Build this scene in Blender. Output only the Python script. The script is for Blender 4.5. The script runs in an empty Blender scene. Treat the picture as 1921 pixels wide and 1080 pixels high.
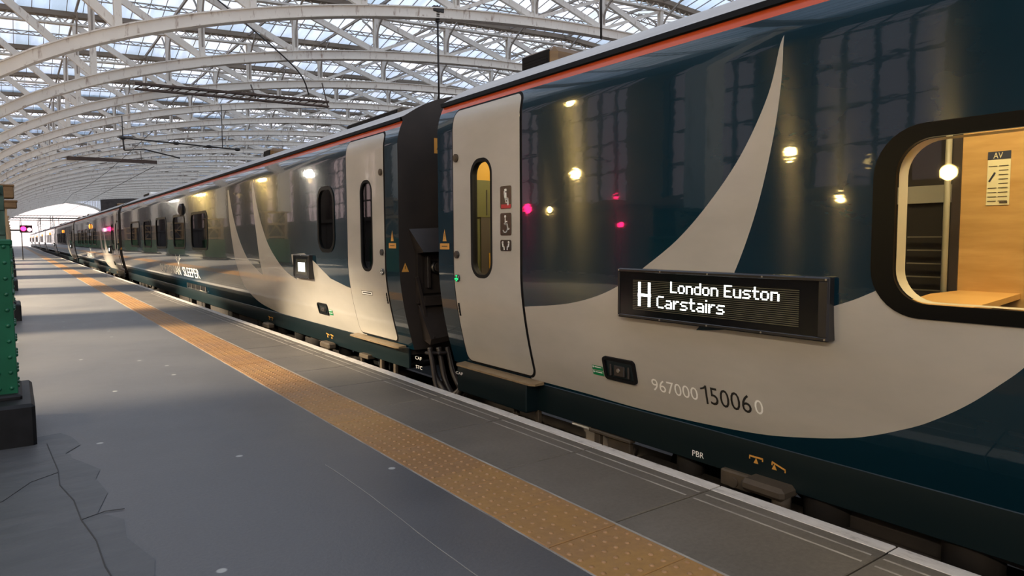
import bpy, math, random
from mathutils import Vector, Matrix, geometry
from math import pi, sin, cos, tan, radians, sqrt
random.seed(7)
S = bpy.context.scene
COL = S.collection

# ------------------------------------------------------------------ helpers
def link(o):
    COL.objects.link(o); return o

def tag(o, label=None, cat=None, group=None, kind=None):
    if label: o['label'] = label
    if cat: o['category'] = cat
    if group: o['group'] = group
    if kind: o['kind'] = kind
    return o

def empty(name, loc, label=None, cat=None, group=None, kind=None):
    o = bpy.data.objects.new(name, None); link(o)
    o.location = loc; o.empty_display_size = .2
    return tag(o, label, cat, group, kind)

def copy_tree(o, parent=None, skip=()):
    c = o.copy(); link(c)
    if parent is not None: c.parent = parent
    for ch in list(o.children):
        if ch.name.split('.')[0] in skip: continue
        copy_tree(ch, c, skip)
    return c

def origin(o):
    p = Vector((0, 0, 0))
    while o is not None:
        p += Vector(o.location); o = o.parent
    return p

class MB:
    """collects faces in place coordinates; build() links them as one mesh"""
    def __init__(s):
        s.v = []; s.f = []; s.m = []; s.sm = []; s.n = {}
    def add(s, vs, fs, mi=0, smooth=False):
        b = len(s.v); s.v += [tuple(v) for v in vs]
        for f in fs:
            s.f.append(tuple(b + i for i in f)); s.m.append(mi); s.sm.append(smooth)
        return b
    def box(s, c, d, mi=0, rot=None):
        x, y, z = d[0]/2, d[1]/2, d[2]/2
        vs = [Vector((a*x, b*y, e*z)) for a in (-1, 1) for b in (-1, 1) for e in (-1, 1)]
        if rot is not None: vs = [rot @ v for v in vs]
        c = Vector(c)
        s.add([c+v for v in vs], [(0,1,3,2),(4,6,7,5),(0,4,5,1),(2,3,7,6),(0,2,6,4),(1,5,7,3)], mi)
    def bbox(s, lo, hi, mi=0):
        s.box([(a+b)/2 for a, b in zip(lo, hi)], [abs(b-a) for a, b in zip(lo, hi)], mi)
    def rbox(s, lo, hi, r=.01, mi=0):
        """box with chamfered edges"""
        lo = Vector(lo); hi = Vector(hi)
        c = (lo+hi)/2; h = (hi-lo)/2; r = min(r, min(h)*.9)
        vs = []; idx = {}
        for ax in range(3):
            for sg in (-1, 1):
                q = []
                for (p, t) in ((-1,-1),(1,-1),(1,1),(-1,1)):
                    v = [0, 0, 0]; v[ax] = sg*h[ax]
                    a, b = (ax+1) % 3, (ax+2) % 3
                    v[a] = p*(h[a]-r); v[b] = t*(h[b]-r)
                    idx[(ax, sg, p, t)] = len(vs); q.append(len(vs)); vs.append(c+Vector(v))
        fs = []
        for ax in range(3):
            for sg in (-1, 1):
                q = [idx[(ax, sg, p, t)] for (p, t) in ((-1,-1),(1,-1),(1,1),(-1,1))]
                fs.append(q if sg > 0 else q[::-1])
        def vi(ax, sx):
            a, b = (ax+1) % 3, (ax+2) % 3
            return idx[(ax, sx[ax], sx[a], sx[b])]
        for ax in range(3):
            a, b = (ax+1) % 3, (ax+2) % 3
            for sa in (-1, 1):
                for sb in (-1, 1):
                    q = []
                    for se in (-1, 1):
                        sx = [0,0,0]; sx[ax] = se; sx[a] = sa; sx[b] = sb
                        q.append((vi(a, sx), vi(b, sx)))
                    f = [q[0][0], q[0][1], q[1][1], q[1][0]]
                    fs.append(f if sa*sb < 0 else f[::-1])
        for sx in [(i,j,k) for i in (-1,1) for j in (-1,1) for k in (-1,1)]:
            f = [vi(0, sx), vi(1, sx), vi(2, sx)]
            fs.append(f if sx[0]*sx[1]*sx[2] > 0 else f[::-1])
        s.add(vs, fs, mi)
    def beam(s, p0, p1, w, h, mi=0, up=(0, 0, 1)):
        p0 = Vector(p0); p1 = Vector(p1); d = p1-p0; L = d.length
        if L < 1e-6: return
        d.normalize(); u = Vector(up)
        if abs(d.dot(u)) > .98: u = Vector((0, 1, 0)) if abs(d.y) < .9 else Vector((1, 0, 0))
        r = d.cross(u).normalized(); u = r.cross(d)
        vs = []
        for e in (p0, p1):
            for a, b in ((-1,-1),(1,-1),(1,1),(-1,1)):
                vs.append(e + r*a*w/2 + u*b*h/2)
        s.add(vs, [(3,2,1,0),(4,5,6,7),(0,1,5,4),(1,2,6,5),(2,3,7,6),(3,0,4,7)], mi)
    def tube(s, pts, r, n=8, mi=0, cap=True):
        pts = [Vector(p) for p in pts]; rings = []
        rad = r if isinstance(r, (list, tuple)) else [r]*len(pts)
        prev = None; vs = []
        for i, p in enumerate(pts):
            a = pts[max(i-1, 0)]; b = pts[min(i+1, len(pts)-1)]
            d = (b-a).normalized()
            if prev is None:
                u = Vector((0,0,1)) if abs(d.z) < .9 else Vector((1,0,0))
            else: u = prev
            x = d.cross(u).normalized(); u = x.cross(d).normalized(); prev = u
            for k in range(n):
                t = 2*pi*k/n
                vs.append(p + (x*cos(t) + u*sin(t))*rad[i])
        fs = []
        for i in range(len(pts)-1):
            for k in range(n):
                a = i*n+k; b = i*n+(k+1) % n
                fs.append((a, b, b+n, a+n))
        s.add(vs, fs, mi, True)
        if cap:
            b0 = len(s.v)-len(vs)
            s.f.append(tuple(b0+k for k in range(n))[::-1]); s.m.append(mi); s.sm.append(False)
            e = b0+(len(pts)-1)*n
            s.f.append(tuple(e+k for k in range(n))); s.m.append(mi); s.sm.append(False)
    def disc(s, c, ax, r, t, n=20, mi=0):
        """short cylinder centred at c along unit axis ax"""
        c = Vector(c); ax = Vector(ax).normalized()
        s.tube([c-ax*t/2, c+ax*t/2], r, n, mi)
    def sphere(s, c, r, n=10, m=6, mi=0, sq=(1,1,1)):
        c = Vector(c); vs = []; fs = []
        for i in range(m+1):
            th = pi*i/m
            for k in range(n):
                ph = 2*pi*k/n
                vs.append(c+Vector((r*sin(th)*cos(ph)*sq[0], r*sin(th)*sin(ph)*sq[1], r*cos(th)*sq[2])))
        for i in range(m):
            for k in range(n):
                a = i*n+k; b = i*n+(k+1) % n
                fs.append((a, a+n, b+n, b))
        s.add(vs, fs, mi, True)
    def build(s, name, mats, parent=None, smooth=None):
        me = bpy.data.meshes.new(name)
        o0 = origin(parent) if parent is not None else Vector((0,0,0))
        vs = [tuple(Vector(v)-o0) for v in s.v]
        me.from_pydata(vs, [], s.f)
        if not isinstance(mats, (list, tuple)): mats = [mats]
        for m in mats: me.materials.append(m)
        me.polygons.foreach_set('material_index', s.m)
        me.polygons.foreach_set('use_smooth', s.sm if smooth is None else [smooth]*len(s.f))
        me.update()
        if s.n:
            nn = [s.n.get(i, (0,0,0)) for i in range(len(s.v))]
            me.normals_split_custom_set_from_vertices(nn)
        o = bpy.data.objects.new(name, me); link(o)
        if parent is not None: o.parent = parent
        return o

def local_origin(o):
    """move a top-level mesh's origin to the middle of its base"""
    me = o.data
    xs = [v.co for v in me.vertices]
    c = Vector(((min(v.x for v in xs)+max(v.x for v in xs))/2, (min(v.y for v in xs)+max(v.y for v in xs))/2, min(v.z for v in xs)))
    me.transform(Matrix.Translation(-c)); o.location = c
    return o

# ------------------------------------------------------------------ materials
def mat(name, col, rough=.5, metal=0, spec=.5, coat=0, emit=None, estr=0):
    m = bpy.data.materials.new(name); m.use_nodes = True
    b = m.node_tree.nodes['Principled BSDF']
    b.inputs['Base Color'].default_value = (*col, 1)
    b.inputs['Roughness'].default_value = rough
    b.inputs['Metallic'].default_value = metal
    b.inputs['Specular IOR Level'].default_value = spec
    b.inputs['Coat Weight'].default_value = coat
    if coat: b.inputs['Coat Roughness'].default_value = .05
    if emit:
        b.inputs['Emission Color'].default_value = (*emit, 1)
        b.inputs['Emission Strength'].default_value = estr
    return m

def N(m, t, **kw):
    n = m.node_tree.nodes.new(t)
    for k, v in kw.items(): setattr(n, k, v)
    return n
def L(m, a, b): m.node_tree.links.new(a, b)
def bsdf(m): return m.node_tree.nodes['Principled BSDF']

def pos(m, scale=(1,1,1)):
    g = N(m, 'ShaderNodeNewGeometry'); mp = N(m, 'ShaderNodeVectorMath', operation='MULTIPLY')
    mp.inputs[1].default_value = scale
    L(m, g.outputs['Position'], mp.inputs[0]); return mp.outputs[0]

def noise(m, vec, scale, detail=4, rough=.55):
    n = N(m, 'ShaderNodeTexNoise'); n.inputs['Scale'].default_value = scale
    n.inputs['Detail'].default_value = detail; n.inputs['Roughness'].default_value = rough
    L(m, vec, n.inputs['Vector']); return n.outputs['Fac']

def ramp(m, fac, stops):
    r = N(m, 'ShaderNodeValToRGB'); e = r.color_ramp.elements
    while len(e) < len(stops): e.new(.5)
    for k, (p, c) in zip(e, stops):
        k.position = p; k.color = (*c, 1) if len(c) == 3 else c
    L(m, fac, r.inputs[0]); return r.outputs[0]

def mix(m, fac, a, b, blend='MIX'):
    n = N(m, 'ShaderNodeMix', data_type='RGBA', blend_type=blend)
    for sock, v in ((n.inputs[0], fac), (n.inputs[6], a), (n.inputs[7], b)):
        if isinstance(v, (int, float)): sock.default_value = v
        elif isinstance(v, tuple): sock.default_value = (*v, 1) if len(v) == 3 else v
        else: L(m, v, sock)
    return n.outputs[2]

def bump(m, h, strength, dist, to=None):
    b = N(m, 'ShaderNodeBump'); b.inputs['Strength'].default_value = strength; b.inputs['Distance'].default_value = dist
    L(m, h, b.inputs['Height']); L(m, b.outputs[0], (to or bsdf(m)).inputs['Normal']); return b

def noisy(name, c0, c1, scale, rough=.6, vscale=(1,1,1), bstr=0, bdist=.002, metal=0, spec=.5, coat=0, lo=.3, hi=.7):
    m = mat(name, c0, rough, metal, spec, coat)
    f = noise(m, pos(m, vscale), scale)
    L(m, ramp(m, f, [(lo, c0), (hi, c1)]), bsdf(m).inputs['Base Color'])
    if bstr: bump(m, f, bstr, bdist)
    return m

def paint(name, col, rough, wav=.06, aniso=.9, coat=1.0, spec=.5):
    """glossy coach enamel: clear coat over brushed, slightly wavy sheet metal"""
    m = mat(name, col, rough, 0, spec, coat)
    b = bsdf(m); b.inputs['Coat Roughness'].default_value = .03
    b.inputs['Anisotropic'].default_value = aniso
    t = N(m, 'ShaderNodeCombineXYZ'); t.inputs[2].default_value = 1; L(m, t.outputs[0], b.inputs['Tangent'])
    f = noise(m, pos(m, (1, 1.3, 3.5)), 2.2, 3, .6)
    bp = bump(m, f, wav, .012); L(m, bp.outputs[0], b.inputs['Coat Normal'])
    d = noise(m, pos(m, (1, .8, 2)), 1.3, 5, .6)
    c1 = tuple(min(1, c*1.10) for c in col); c0 = tuple(c*.9 for c in col)
    L(m, ramp(m, d, [(.3, c0), (.7, c1)]), b.inputs['Base Color'])
    return m
M = {}
M['teal'] = paint('teal_enamel', (.0030, .022, .037), .16, .035, 1.0, 1.0, .20)
M['ivory'] = paint('ivory_enamel', (.46, .425, .375), .34, .06, .8, .6)
M['door_ivory'] = paint('door_enamel', (.46, .43, .38), .34, .04, .8, .5)
M['skirt'] = noisy('skirt_enamel', (.003, .010, .013), (.006, .013, .015), 3, .35, (1, .6, 3))
M['orange'] = mat('orange_band', (.55, .085, .025), .25)
M['roof'] = noisy('roof_paint', (.36, .34, .33), (.48, .455, .44), 2.5, .4, (2, .25, 2))
M['black'] = mat('black_rubber', (.008, .008, .009), .65, spec=.15)
M['gloss_black'] = mat('black_gloss', (.006, .006, .007), .12, spec=.3)
M['rim_black'] = mat('window_rim', (.004, .004, .004), .35, spec=.12)
M['pole'] = mat('dull_pole', (.34, .31, .22), .35)
M['endwall'] = noisy('sooty_end', (.016, .012, .010), (.03, .022, .018), 3, .6)
M['boxdark'] = noisy('dark_box', (.02, .016, .014), (.04, .03, .026), 4, .45)
M['underframe'] = noisy('underframe_dirt', (.012, .010, .009), (.035, .026, .02), 5, .8)
M['brown_grime'] = noisy('brown_grime', (.05, .035, .022), (.09, .065, .04), 6, .7)
M['step'] = noisy('step_tread', (.26, .18, .10), (.36, .26, .15), 12, .35, metal=.3)
M['steel'] = mat('steel', (.45, .43, .40), .3, 1)
M['darksteel'] = mat('dark_steel', (.12, .12, .12), .35, 1)
M['white_letter'] = mat('white_letters', (.95, .93, .88), .4)
M['black_letter'] = mat('black_letters', (.02, .018, .016), .4)
M['yellow'] = mat('warning_yellow', (.62, .30, .06), .45)
M['green_sticker'] = mat('green_sticker', (.0, .22, .07), .4)
M['sign_black'] = mat('sign_black', (.022, .02, .02), .25)
M['red_reflection'] = mat('red_reflection', (.45, .01, .03), .3)
M['wood'] = noisy('birch_panel', (.48, .27, .085), (.62, .38, .14), 3, .4, (1, 1, 7), coat=.2)
M['table'] = noisy('table_top', (.70, .40, .12), (.74, .44, .15), 3, .35, (4, 1, 1))
M['cream'] = mat('cream_lining', (.66, .62, .50), .4)
M['yellow_wall'] = mat('vestibule_yellow', (.36, .21, .025), .5)
M['green_wall'] = mat('vestibule_green', (.075, .080, .028), .5)
M['dark_seat'] = noisy('seat_fabric', (.03, .025, .022), (.05, .04, .035), 40, .9)
M['dark_lining'] = mat('dark_lining', (.045, .038, .032), .6)
M['paper'] = mat('paper', (.75, .68, .42), .7)
M['navy'] = mat('navy_header', (.03, .035, .06), .5)
M['led_on'] = mat('led_lit', (1, 1, 1), .5, emit=(.93, 1, .97), estr=3.2)
M['bil_on'] = mat('indicator_amber', (1, .35, .05), .4, emit=(1, .27, .03), estr=2.6)
M['green_led'] = mat('button_green', (.02, .6, .25), .4, emit=(.01, 1, .25), estr=1.1)
M['lamp_warm'] = mat('warm_lamp', (1, .8, .45), .4, emit=(1, .69, .22), estr=230)
M['lamp_white'] = mat('white_lamp', (1, .95, .85), .4, emit=(1, .92, .78), estr=60)
M['lamp_red'] = mat('red_lamp', (1, .02, .1), .4, emit=(1, .01, .10), estr=60)
M['signal_red'] = mat('signal_red', (1, .02, .2), .4, emit=(1, .03, .17), estr=6)
M['signal_pink'] = mat('signal_pink', (1, .5, .7), .4, emit=(1, .5, .72), estr=4)
M['coach_light'] = mat('coach_lamp', (1, .9, .7), .4, emit=(1, .80, .48), estr=20)
M['green_paint'] = noisy('column_green', (.004, .075, .035), (.010, .115, .058), 4, .3, bstr=.15)
M['green_dark'] = noisy('column_dark_green', (.010, .04, .026), (.05, .11, .08), 9, .4)
M['plinth'] = noisy('plinth_black', (.005, .005, .006), (.013, .013, .015), 7, .5, bstr=.3, bdist=.006, spec=.25)
M['tan_shaft'] = noisy('tan_column', (.30, .20, .11), (.42, .30, .18), 3, .6)
M['box_wood'] = noisy('brown_timber', (.13, .07, .025), (.19, .108, .04), 4, .5, (1, 1, 6))
M['stone'] = noisy('sooty_stone', (.045, .037, .034), (.085, .068, .062), 1.2, .8)
M['dark_iron'] = mat('dark_iron', (.03, .026, .024), .6)
M['rust_beam'] = noisy('brown_girder', (.06, .036, .026), (.10, .065, .05), 2, .7)
M['rail'] = mat('rail_steel', (.25, .22, .2), .35, .8)
M['ballast'] = noisy('ballast', (.012, .011, .010), (.05, .045, .04), 22, .95, bstr=.6, bdist=.03)
M['concrete_face'] = noisy('platform_face', (.03, .028, .026), (.06, .055, .05), 3, .9)
M['building'] = noisy('far_building', (.35, .32, .34), (.45, .42, .44), .15, .9)
M['gutter'] = noisy('gutter_paint', (.20, .15, .105), (.34, .27, .20), 1.2, .6, (.3, 1, 1))

# painted roof steel with rusty streaks
def steel_paint():
    m = mat('cream_steel', (.6, .55, .48), .55)
    f = noise(m, pos(m, (.7, .7, .7)), 1.1, 6, .65)
    f2 = noise(m, pos(m, (6, 6, 1.5)), 1.0, 4, .6)
    c = ramp(m, f, [(.35, (.84, .79, .71)), (.70, (.77, .71, .63)), (.86, (.52, .43, .35))])
    c = mix(m, ramp(m, f2, [(.58, (0, 0, 0)), (.75, (1, 1, 1))]), c, (.32, .22, .16))
    L(m, c, bsdf(m).inputs['Base Color']); return m
M['cream_steel'] = steel_paint()
M['lattice'] = noisy('lattice_steel', (.27, .23, .195), (.42, .37, .32), 1.5, .6)

# weathered roof glazing: panes of different tint, part clear part hazy
def roof_glass():
    m = bpy.data.materials.new('roof_glazing'); m.use_nodes = True
    nt = m.node_tree; nt.nodes.remove(bsdf(m)); out = nt.nodes['Material Output']
    p = pos(m, (1/.76, 1/2.15, 0))
    fl = N(m, 'ShaderNodeVectorMath', operation='FLOOR'); L(m, p, fl.inputs[0])
    wn = N(m, 'ShaderNodeTexWhiteNoise', noise_dimensions='3D'); L(m, fl.outputs[0], wn.inputs[0])
    t = ramp(m, wn.outputs['Value'], [(0, (.66, .72, .74)), (.35, (.74, .81, .88)), (.7, (.82, .86, .94)), (1, (.97, .97, .99))])
    st = noise(m, pos(m, (1.2, .25, .25)), 1.4, 4)
    t = mix(m, ramp(m, st, [(.35, (.45, .45, .45)), (.6, (0, 0, 0))]), t, (.42, .47, .48))
    g = N(m, 'ShaderNodeNewGeometry'); sx = N(m, 'ShaderNodeSeparateXYZ'); L(m, g.outputs['Position'], sx.inputs[0])
    a = N(m, 'ShaderNodeMath', operation='SUBTRACT'); a.inputs[1].default_value = 27.6-86; L(m, sx.outputs[1], a.inputs[0])
    q = N(m, 'ShaderNodeMath', operation='DIVIDE'); q.inputs[1].default_value = 8.6; L(m, a.outputs[0], q.inputs[0])
    fr = N(m, 'ShaderNodeMath', operation='FRACT'); L(m, q.outputs[0], fr.inputs[0])
    dirt = ramp(m, fr.outputs[0], [(0, (.70, .78, .88)), (.24, (.78, .84, .92)), (.26, (1, 1, 1)), (.74, (1, 1, 1)), (.76, (.78, .85, .95)), (.9, (.72, .80, .92)), (1, (.55, .62, .70))])
    t = mix(m, 1, t, dirt, 'MULTIPLY')
    tr = N(m, 'ShaderNodeBsdfTransparent'); L(m, t, tr.inputs[0])
    tl = N(m, 'ShaderNodeBsdfTranslucent'); L(m, t, tl.inputs[0])
    mx = N(m, 'ShaderNodeMixShader'); mx.inputs[0].default_value = .35
    L(m, tr.outputs[0], mx.inputs[1]); L(m, tl.outputs[0], mx.inputs[2]); L(m, mx.outputs[0], out.inputs[0])
    return m
M['roof_glass'] = roof_glass()

def thin_glass(name, tint, refl=1.0, ior=1.5):
    m = bpy.data.materials.new(name); m.use_nodes = True
    nt = m.node_tree; nt.nodes.remove(bsdf(m)); out = nt.nodes['Material Output']
    tr = N(m, 'ShaderNodeBsdfTransparent'); tr.inputs[0].default_value = (*tint, 1)
    gl = N(m, 'ShaderNodeBsdfGlossy'); gl.inputs['Roughness'].default_value = .02
    fr = N(m, 'ShaderNodeFresnel'); fr.inputs[0].default_value = ior
    mx = N(m, 'ShaderNodeMixShader'); L(m, fr.outputs[0], mx.inputs[0])
    L(m, tr.outputs[0], mx.inputs[1]); L(m, gl.outputs[0], mx.inputs[2]); L(m, mx.outputs[0], out.inputs[0])
    return m
M['coach_glass'] = thin_glass('coach_glass', (.86, .86, .80), ior=1.55)
M['dark_glass'] = thin_glass('tinted_glass', (.35, .40, .36), ior=1.6)
M['wall_glass'] = thin_glass('hall_glass', (.97, .80, .80))
M['lamp_fill'] = mat('added_flood', (1, .8, .45), .4, emit=(1, .85, .64), estr=820)  # glow of the added fill globes behind the camera
M['wall_glass_dim'] = thin_glass('dim_hall_glass', (.36, .31, .34))  # near panes darkened to dim their reflection in the train

def asphalt():
    m = mat('asphalt', (.09, .09, .1), .42, spec=.45)
    f = noise(m, pos(m), .55, 6, .6); g = noise(m, pos(m), 60, 3, .7)
    c = ramp(m, f, [(.3, (.062, .062, .068)), (.55, (.080, .079, .085)), (.75, (.098, .094, .096))])
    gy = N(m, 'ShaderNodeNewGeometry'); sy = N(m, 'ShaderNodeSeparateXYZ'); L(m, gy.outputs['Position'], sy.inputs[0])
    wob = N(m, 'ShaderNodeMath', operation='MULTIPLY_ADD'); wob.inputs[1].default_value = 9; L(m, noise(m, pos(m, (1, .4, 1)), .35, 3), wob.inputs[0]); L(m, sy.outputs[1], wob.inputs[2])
    far_lit = N(m, 'ShaderNodeMapRange'); far_lit.inputs[1].default_value = 9; far_lit.inputs[2].default_value = 17; L(m, wob.outputs[0], far_lit.inputs[0])
    c = mix(m, far_lit.outputs[0], c, ramp(m, f, [(.3, (.115, .108, .105)), (.7, (.165, .155, .148))]))  # far asphalt paler: lamplight on the platform put into the colour
    c = mix(m, .25, c, ramp(m, g, [(.3, (.03, .03, .034)), (.7, (.11, .107, .11))]))
    # trodden chewing gum spots
    v = N(m, 'ShaderNodeTexVoronoi', voronoi_dimensions='2D'); v.inputs['Scale'].default_value = 1.5; L(m, pos(m, (1, 1, 0)), v.inputs['Vector'])
    sp = ramp(m, v.outputs['Distance'], [(.024, (1, 1, 1)), (.034, (0, 0, 0))])
    rnd = N(m, 'ShaderNodeSeparateColor'); L(m, v.outputs['Color'], rnd.inputs[0])
    gate = N(m, 'ShaderNodeMath', operation='GREATER_THAN'); gate.inputs[1].default_value = .52; L(m, rnd.outputs[0], gate.inputs[0])
    fac = N(m, 'ShaderNodeMath', operation='MULTIPLY'); L(m, sp, fac.inputs[0]); L(m, gate.outputs[0], fac.inputs[1])
    c = mix(m, fac.outputs[0], c, (.34, .34, .33))
    # rough patch of older surface round the column foot (x<.45)
    L(m, c, bsdf(m).inputs['Base Color'])
    bump(m, g, .25, .003)
    r = ramp(m, f, [(.3, (.30, .30, .30)), (.7, (.48, .48, .48))]); L(m, r, bsdf(m).inputs['Roughness'])
    return m
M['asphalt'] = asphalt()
M['old_asphalt'] = noisy('old_asphalt', (.052, .054, .059), (.078, .079, .085), 3, .5, (1, 3, 1), bstr=.5, bdist=.012)
M['crack'] = mat('crack_dark', (.035, .035, .037), .8)
M['seam'] = mat('sealed_joint', (.25, .25, .24), .6)

def slab():
    m = mat('slab_stone', (.13, .115, .1), .5)
    f = noise(m, pos(m, (1, 1, 1)), 1.6, 7, .62); g = noise(m, pos(m), 45, 3, .7)
    c = ramp(m, f, [(.28, (.070, .058, .046)), (.5, (.100, .083, .066)), (.72, (.135, .114, .093))])
    c = mix(m, .3, c, ramp(m, g, [(.3, (.05, .044, .038)), (.7, (.15, .135, .115))]))
    L(m, c, bsdf(m).inputs['Base Color']); bump(m, g, .25, .002); return m
M['slab'] = slab()

def tactile():
    m = mat('tactile_ochre', (.42, .2, .05), .5)
    f = noise(m, pos(m), 2.6, 6, .65); g = noise(m, pos(m), 30, 3, .6)
    p = pos(m, (0, 1/.4, 0)); fl = N(m, 'ShaderNodeVectorMath', operation='FLOOR'); L(m, p, fl.inputs[0])
    wn = N(m, 'ShaderNodeTexWhiteNoise', noise_dimensions='3D'); L(m, fl.outputs[0], wn.inputs[0])
    t = ramp(m, wn.outputs['Value'], [(0, (.225, .108, .034)), (.5, (.26, .122, .030)), (1, (.31, .16, .040))])
    c = mix(m, ramp(m, f, [(.45, (0, 0, 0)), (.75, (.8, .8, .8))]), t, (.22, .12, .065))
    c = mix(m, .25, c, ramp(m, g, [(.3, (.15, .08, .03)), (.7, (.42, .23, .08))]))
    L(m, c, bsdf(m).inputs['Base Color']); return m
M['tactile'] = tactile()
M['dome'] = noisy('dome_worn', (.25, .125, .040), (.34, .185, .075), 14, .35)

def edge_paint():
    m = mat('edge_white', (.6, .57, .52), .5)
    f = noise(m, pos(m, (3, 1, 1)), 7, 6, .7)
    L(m, ramp(m, f, [(.30, (.22, .19, .17)), (.42, (.50, .45, .40)), (.7, (.62, .57, .52))]), bsdf(m).inputs['Base Color'])
    return m
M['edge_white'] = edge_paint()
def faded():
    m = mat('thin_white', (.3, .28, .25), .55)
    f = noise(m, pos(m, (8, 1.2, 1)), 3, 5, .7)
    L(m, ramp(m, f, [(.35, (.17, .15, .13)), (.65, (.36, .33, .29))]), bsdf(m).inputs['Base Color']); return m
M['thin_white'] = faded()

def led_off():
    m = mat('led_matrix', (.01, .01, .009), .15)
    w = N(m, 'ShaderNodeTexWave', wave_type='BANDS', bands_direction='Z'); w.inputs['Scale'].default_value = 1/.0107/2/3.14159*2*3.14159/ (2*3.14159) * 3.14159*2/ 2
    g = N(m, 'ShaderNodeNewGeometry'); sx = N(m, 'ShaderNodeSeparateXYZ'); L(m, g.outputs['Position'], sx.inputs[0])
    mu = N(m, 'ShaderNodeMath', operation='MULTIPLY'); mu.inputs[1].default_value = 2*pi/.0107; L(m, sx.outputs[2], mu.inputs[0])
    sn = N(m, 'ShaderNodeMath', operation='SINE'); L(m, mu.outputs[0], sn.inputs[0])
    m.node_tree.nodes.remove(w)
    L(m, ramp(m, sn.outputs[0], [(.35, (.006, .006, .005)), (.8, (.12, .115, .08))]), bsdf(m).inputs['Base Color'])
    return m
M['led_off'] = led_off()

# ------------------------------------------------------------------ camera
yaw, pitch, roll, FPX = radians(35.948), radians(-4.148), radians(-.306), 1289.1
F = Vector((sin(yaw)*cos(pitch), cos(yaw)*cos(pitch), sin(pitch)))
R0 = Vector((cos(yaw), -sin(yaw), 0)); U0 = R0.cross(F)
R1 = R0*cos(roll)+U0*sin(roll); U1 = -R0*sin(roll)+U0*cos(roll)
cam = bpy.data.cameras.new('camera'); co = bpy.data.objects.new('camera', cam); link(co)
mw = Matrix((R1, U1, -F)).transposed().to_4x4(); mw.translation = (0, 0, 1.3)
co.matrix_world = mw
cam.sensor_width = 36; cam.lens = FPX*36/1921; cam.clip_start = .05; cam.clip_end = 900
S.camera = co

# ------------------------------------------------------------------ world, exposure
w = bpy.data.worlds.new('sky'); S.world = w; w.use_nodes = True
nt = w.node_tree; bg = nt.nodes['Background']
tc = nt.nodes.new('ShaderNodeTexCoord'); sx = nt.nodes.new('ShaderNodeSeparateXYZ')
nt.links.new(tc.outputs['Generated'], sx.inputs[0])
rp = nt.nodes.new('ShaderNodeValToRGB'); nt.links.new(sx.outputs[2], rp.inputs[0])
el = rp.color_ramp.elements
for _ in range(2): el.new(.5)
for e, (p, c) in zip(el, [(0, (.95, .82, .79)), (.12, (1.0, .88, .85)), (.35, (.90, .92, .98)), (1, (.78, .86, .99))]):
    e.position = p; e.color = (*c, 1)
nt.links.new(rp.outputs[0], bg.inputs[0]); bg.inputs[1].default_value = 1.6
S.view_settings.view_transform = 'Standard'; S.view_settings.look = 'None'
S.view_settings.exposure = 0; S.view_settings.gamma = 1
cy = S.cycles
cy.max_bounces = 8; cy.diffuse_bounces = 3; cy.glossy_bounces = 4; cy.transparent_max_bounces = 16; cy.caustics_reflective = False; cy.caustics_refractive = False
cy.use_denoising = True
cy.sample_clamp_indirect = 6

# ------------------------------------------------------------------ platform
Y0, Y1 = -14.0, 205.0
EDGE = 2.947
def quad(name, x0, x1, y0, y1, z, m, parent=None, thick=.0):
    b = MB()
    if thick: b.bbox((x0, y0, z-thick), (x1, y1, z))
    else: b.add([(x0,y0,z),(x1,y0,z),(x1,y1,z),(x0,y1,z)], [(0,1,2,3)])
    return b.build(name, m, parent)

def spline_pts(P):
    return [(x+.03*sin(i*2.7), y+.05*cos(i*1.9)) for i, (x, y) in enumerate([((1-t)*a[0]+t*c[0], (1-t)*a[1]+t*c[1]) for a, c in zip(P, P[1:]) for t in (0, .33, .66)])]
b = MB()
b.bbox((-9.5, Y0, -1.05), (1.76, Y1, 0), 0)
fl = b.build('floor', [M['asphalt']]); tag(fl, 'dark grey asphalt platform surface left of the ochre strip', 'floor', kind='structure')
sm = MB()
pts = [(1.402+.010*sin(i*.35)+random.uniform(-.002, .002), -1.5+i*.12) for i in range(45)]
for (a, b_) in zip(pts, pts[1:]):
    wd = .002+.002*random.random()
    sm.beam((a[0], a[1], .0012), (b_[0], b_[1], .0012), wd, .002)
sm.build('joint_line', M['seam'], fl)
pt = MB()
P = [(-1.0, -2), (.42, -2), (.36, .8), (.44, 1.6), (.33, 2.4), (.40, 3.1), (.30, 3.8), (.34, 4.5), (.20, 4.9), (.30, 5.15), (.22, 5.45), (-1.0, 5.4)]
pt.add([(x, y, .0035) for x, y in spline_pts(P)], [tuple(range(len(spline_pts(P))))])
pt.build('worn_patch', M['old_asphalt'], fl)
ck = MB()
p = [(.12, 5.24), (.135, 4.9), (.15, 4.6), (.145, 4.3), (.19, 4.0), (.20, 3.7), (.235, 3.4), (.24, 3.1), (.27, 2.8)]
for a, b_ in zip(p, p[1:]): ck.beam((*a, .0045), (*b_, .0045), .005, .003)
p = [(.15, 4.55), (.02, 4.45), (-.1, 4.2), (-.3, 4.1)]
for a, b_ in zip(p, p[1:]): ck.beam((*a, .0045), (*b_, .0045), .004, .003)
p = [(.20, 3.7), (.30, 3.75), (.38, 3.73)]
for a, b_ in zip(p, p[1:]): ck.beam((*a, .0045), (*b_, .0045), .004, .003)
ck.build('crack', M['crack'], fl)

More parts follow.
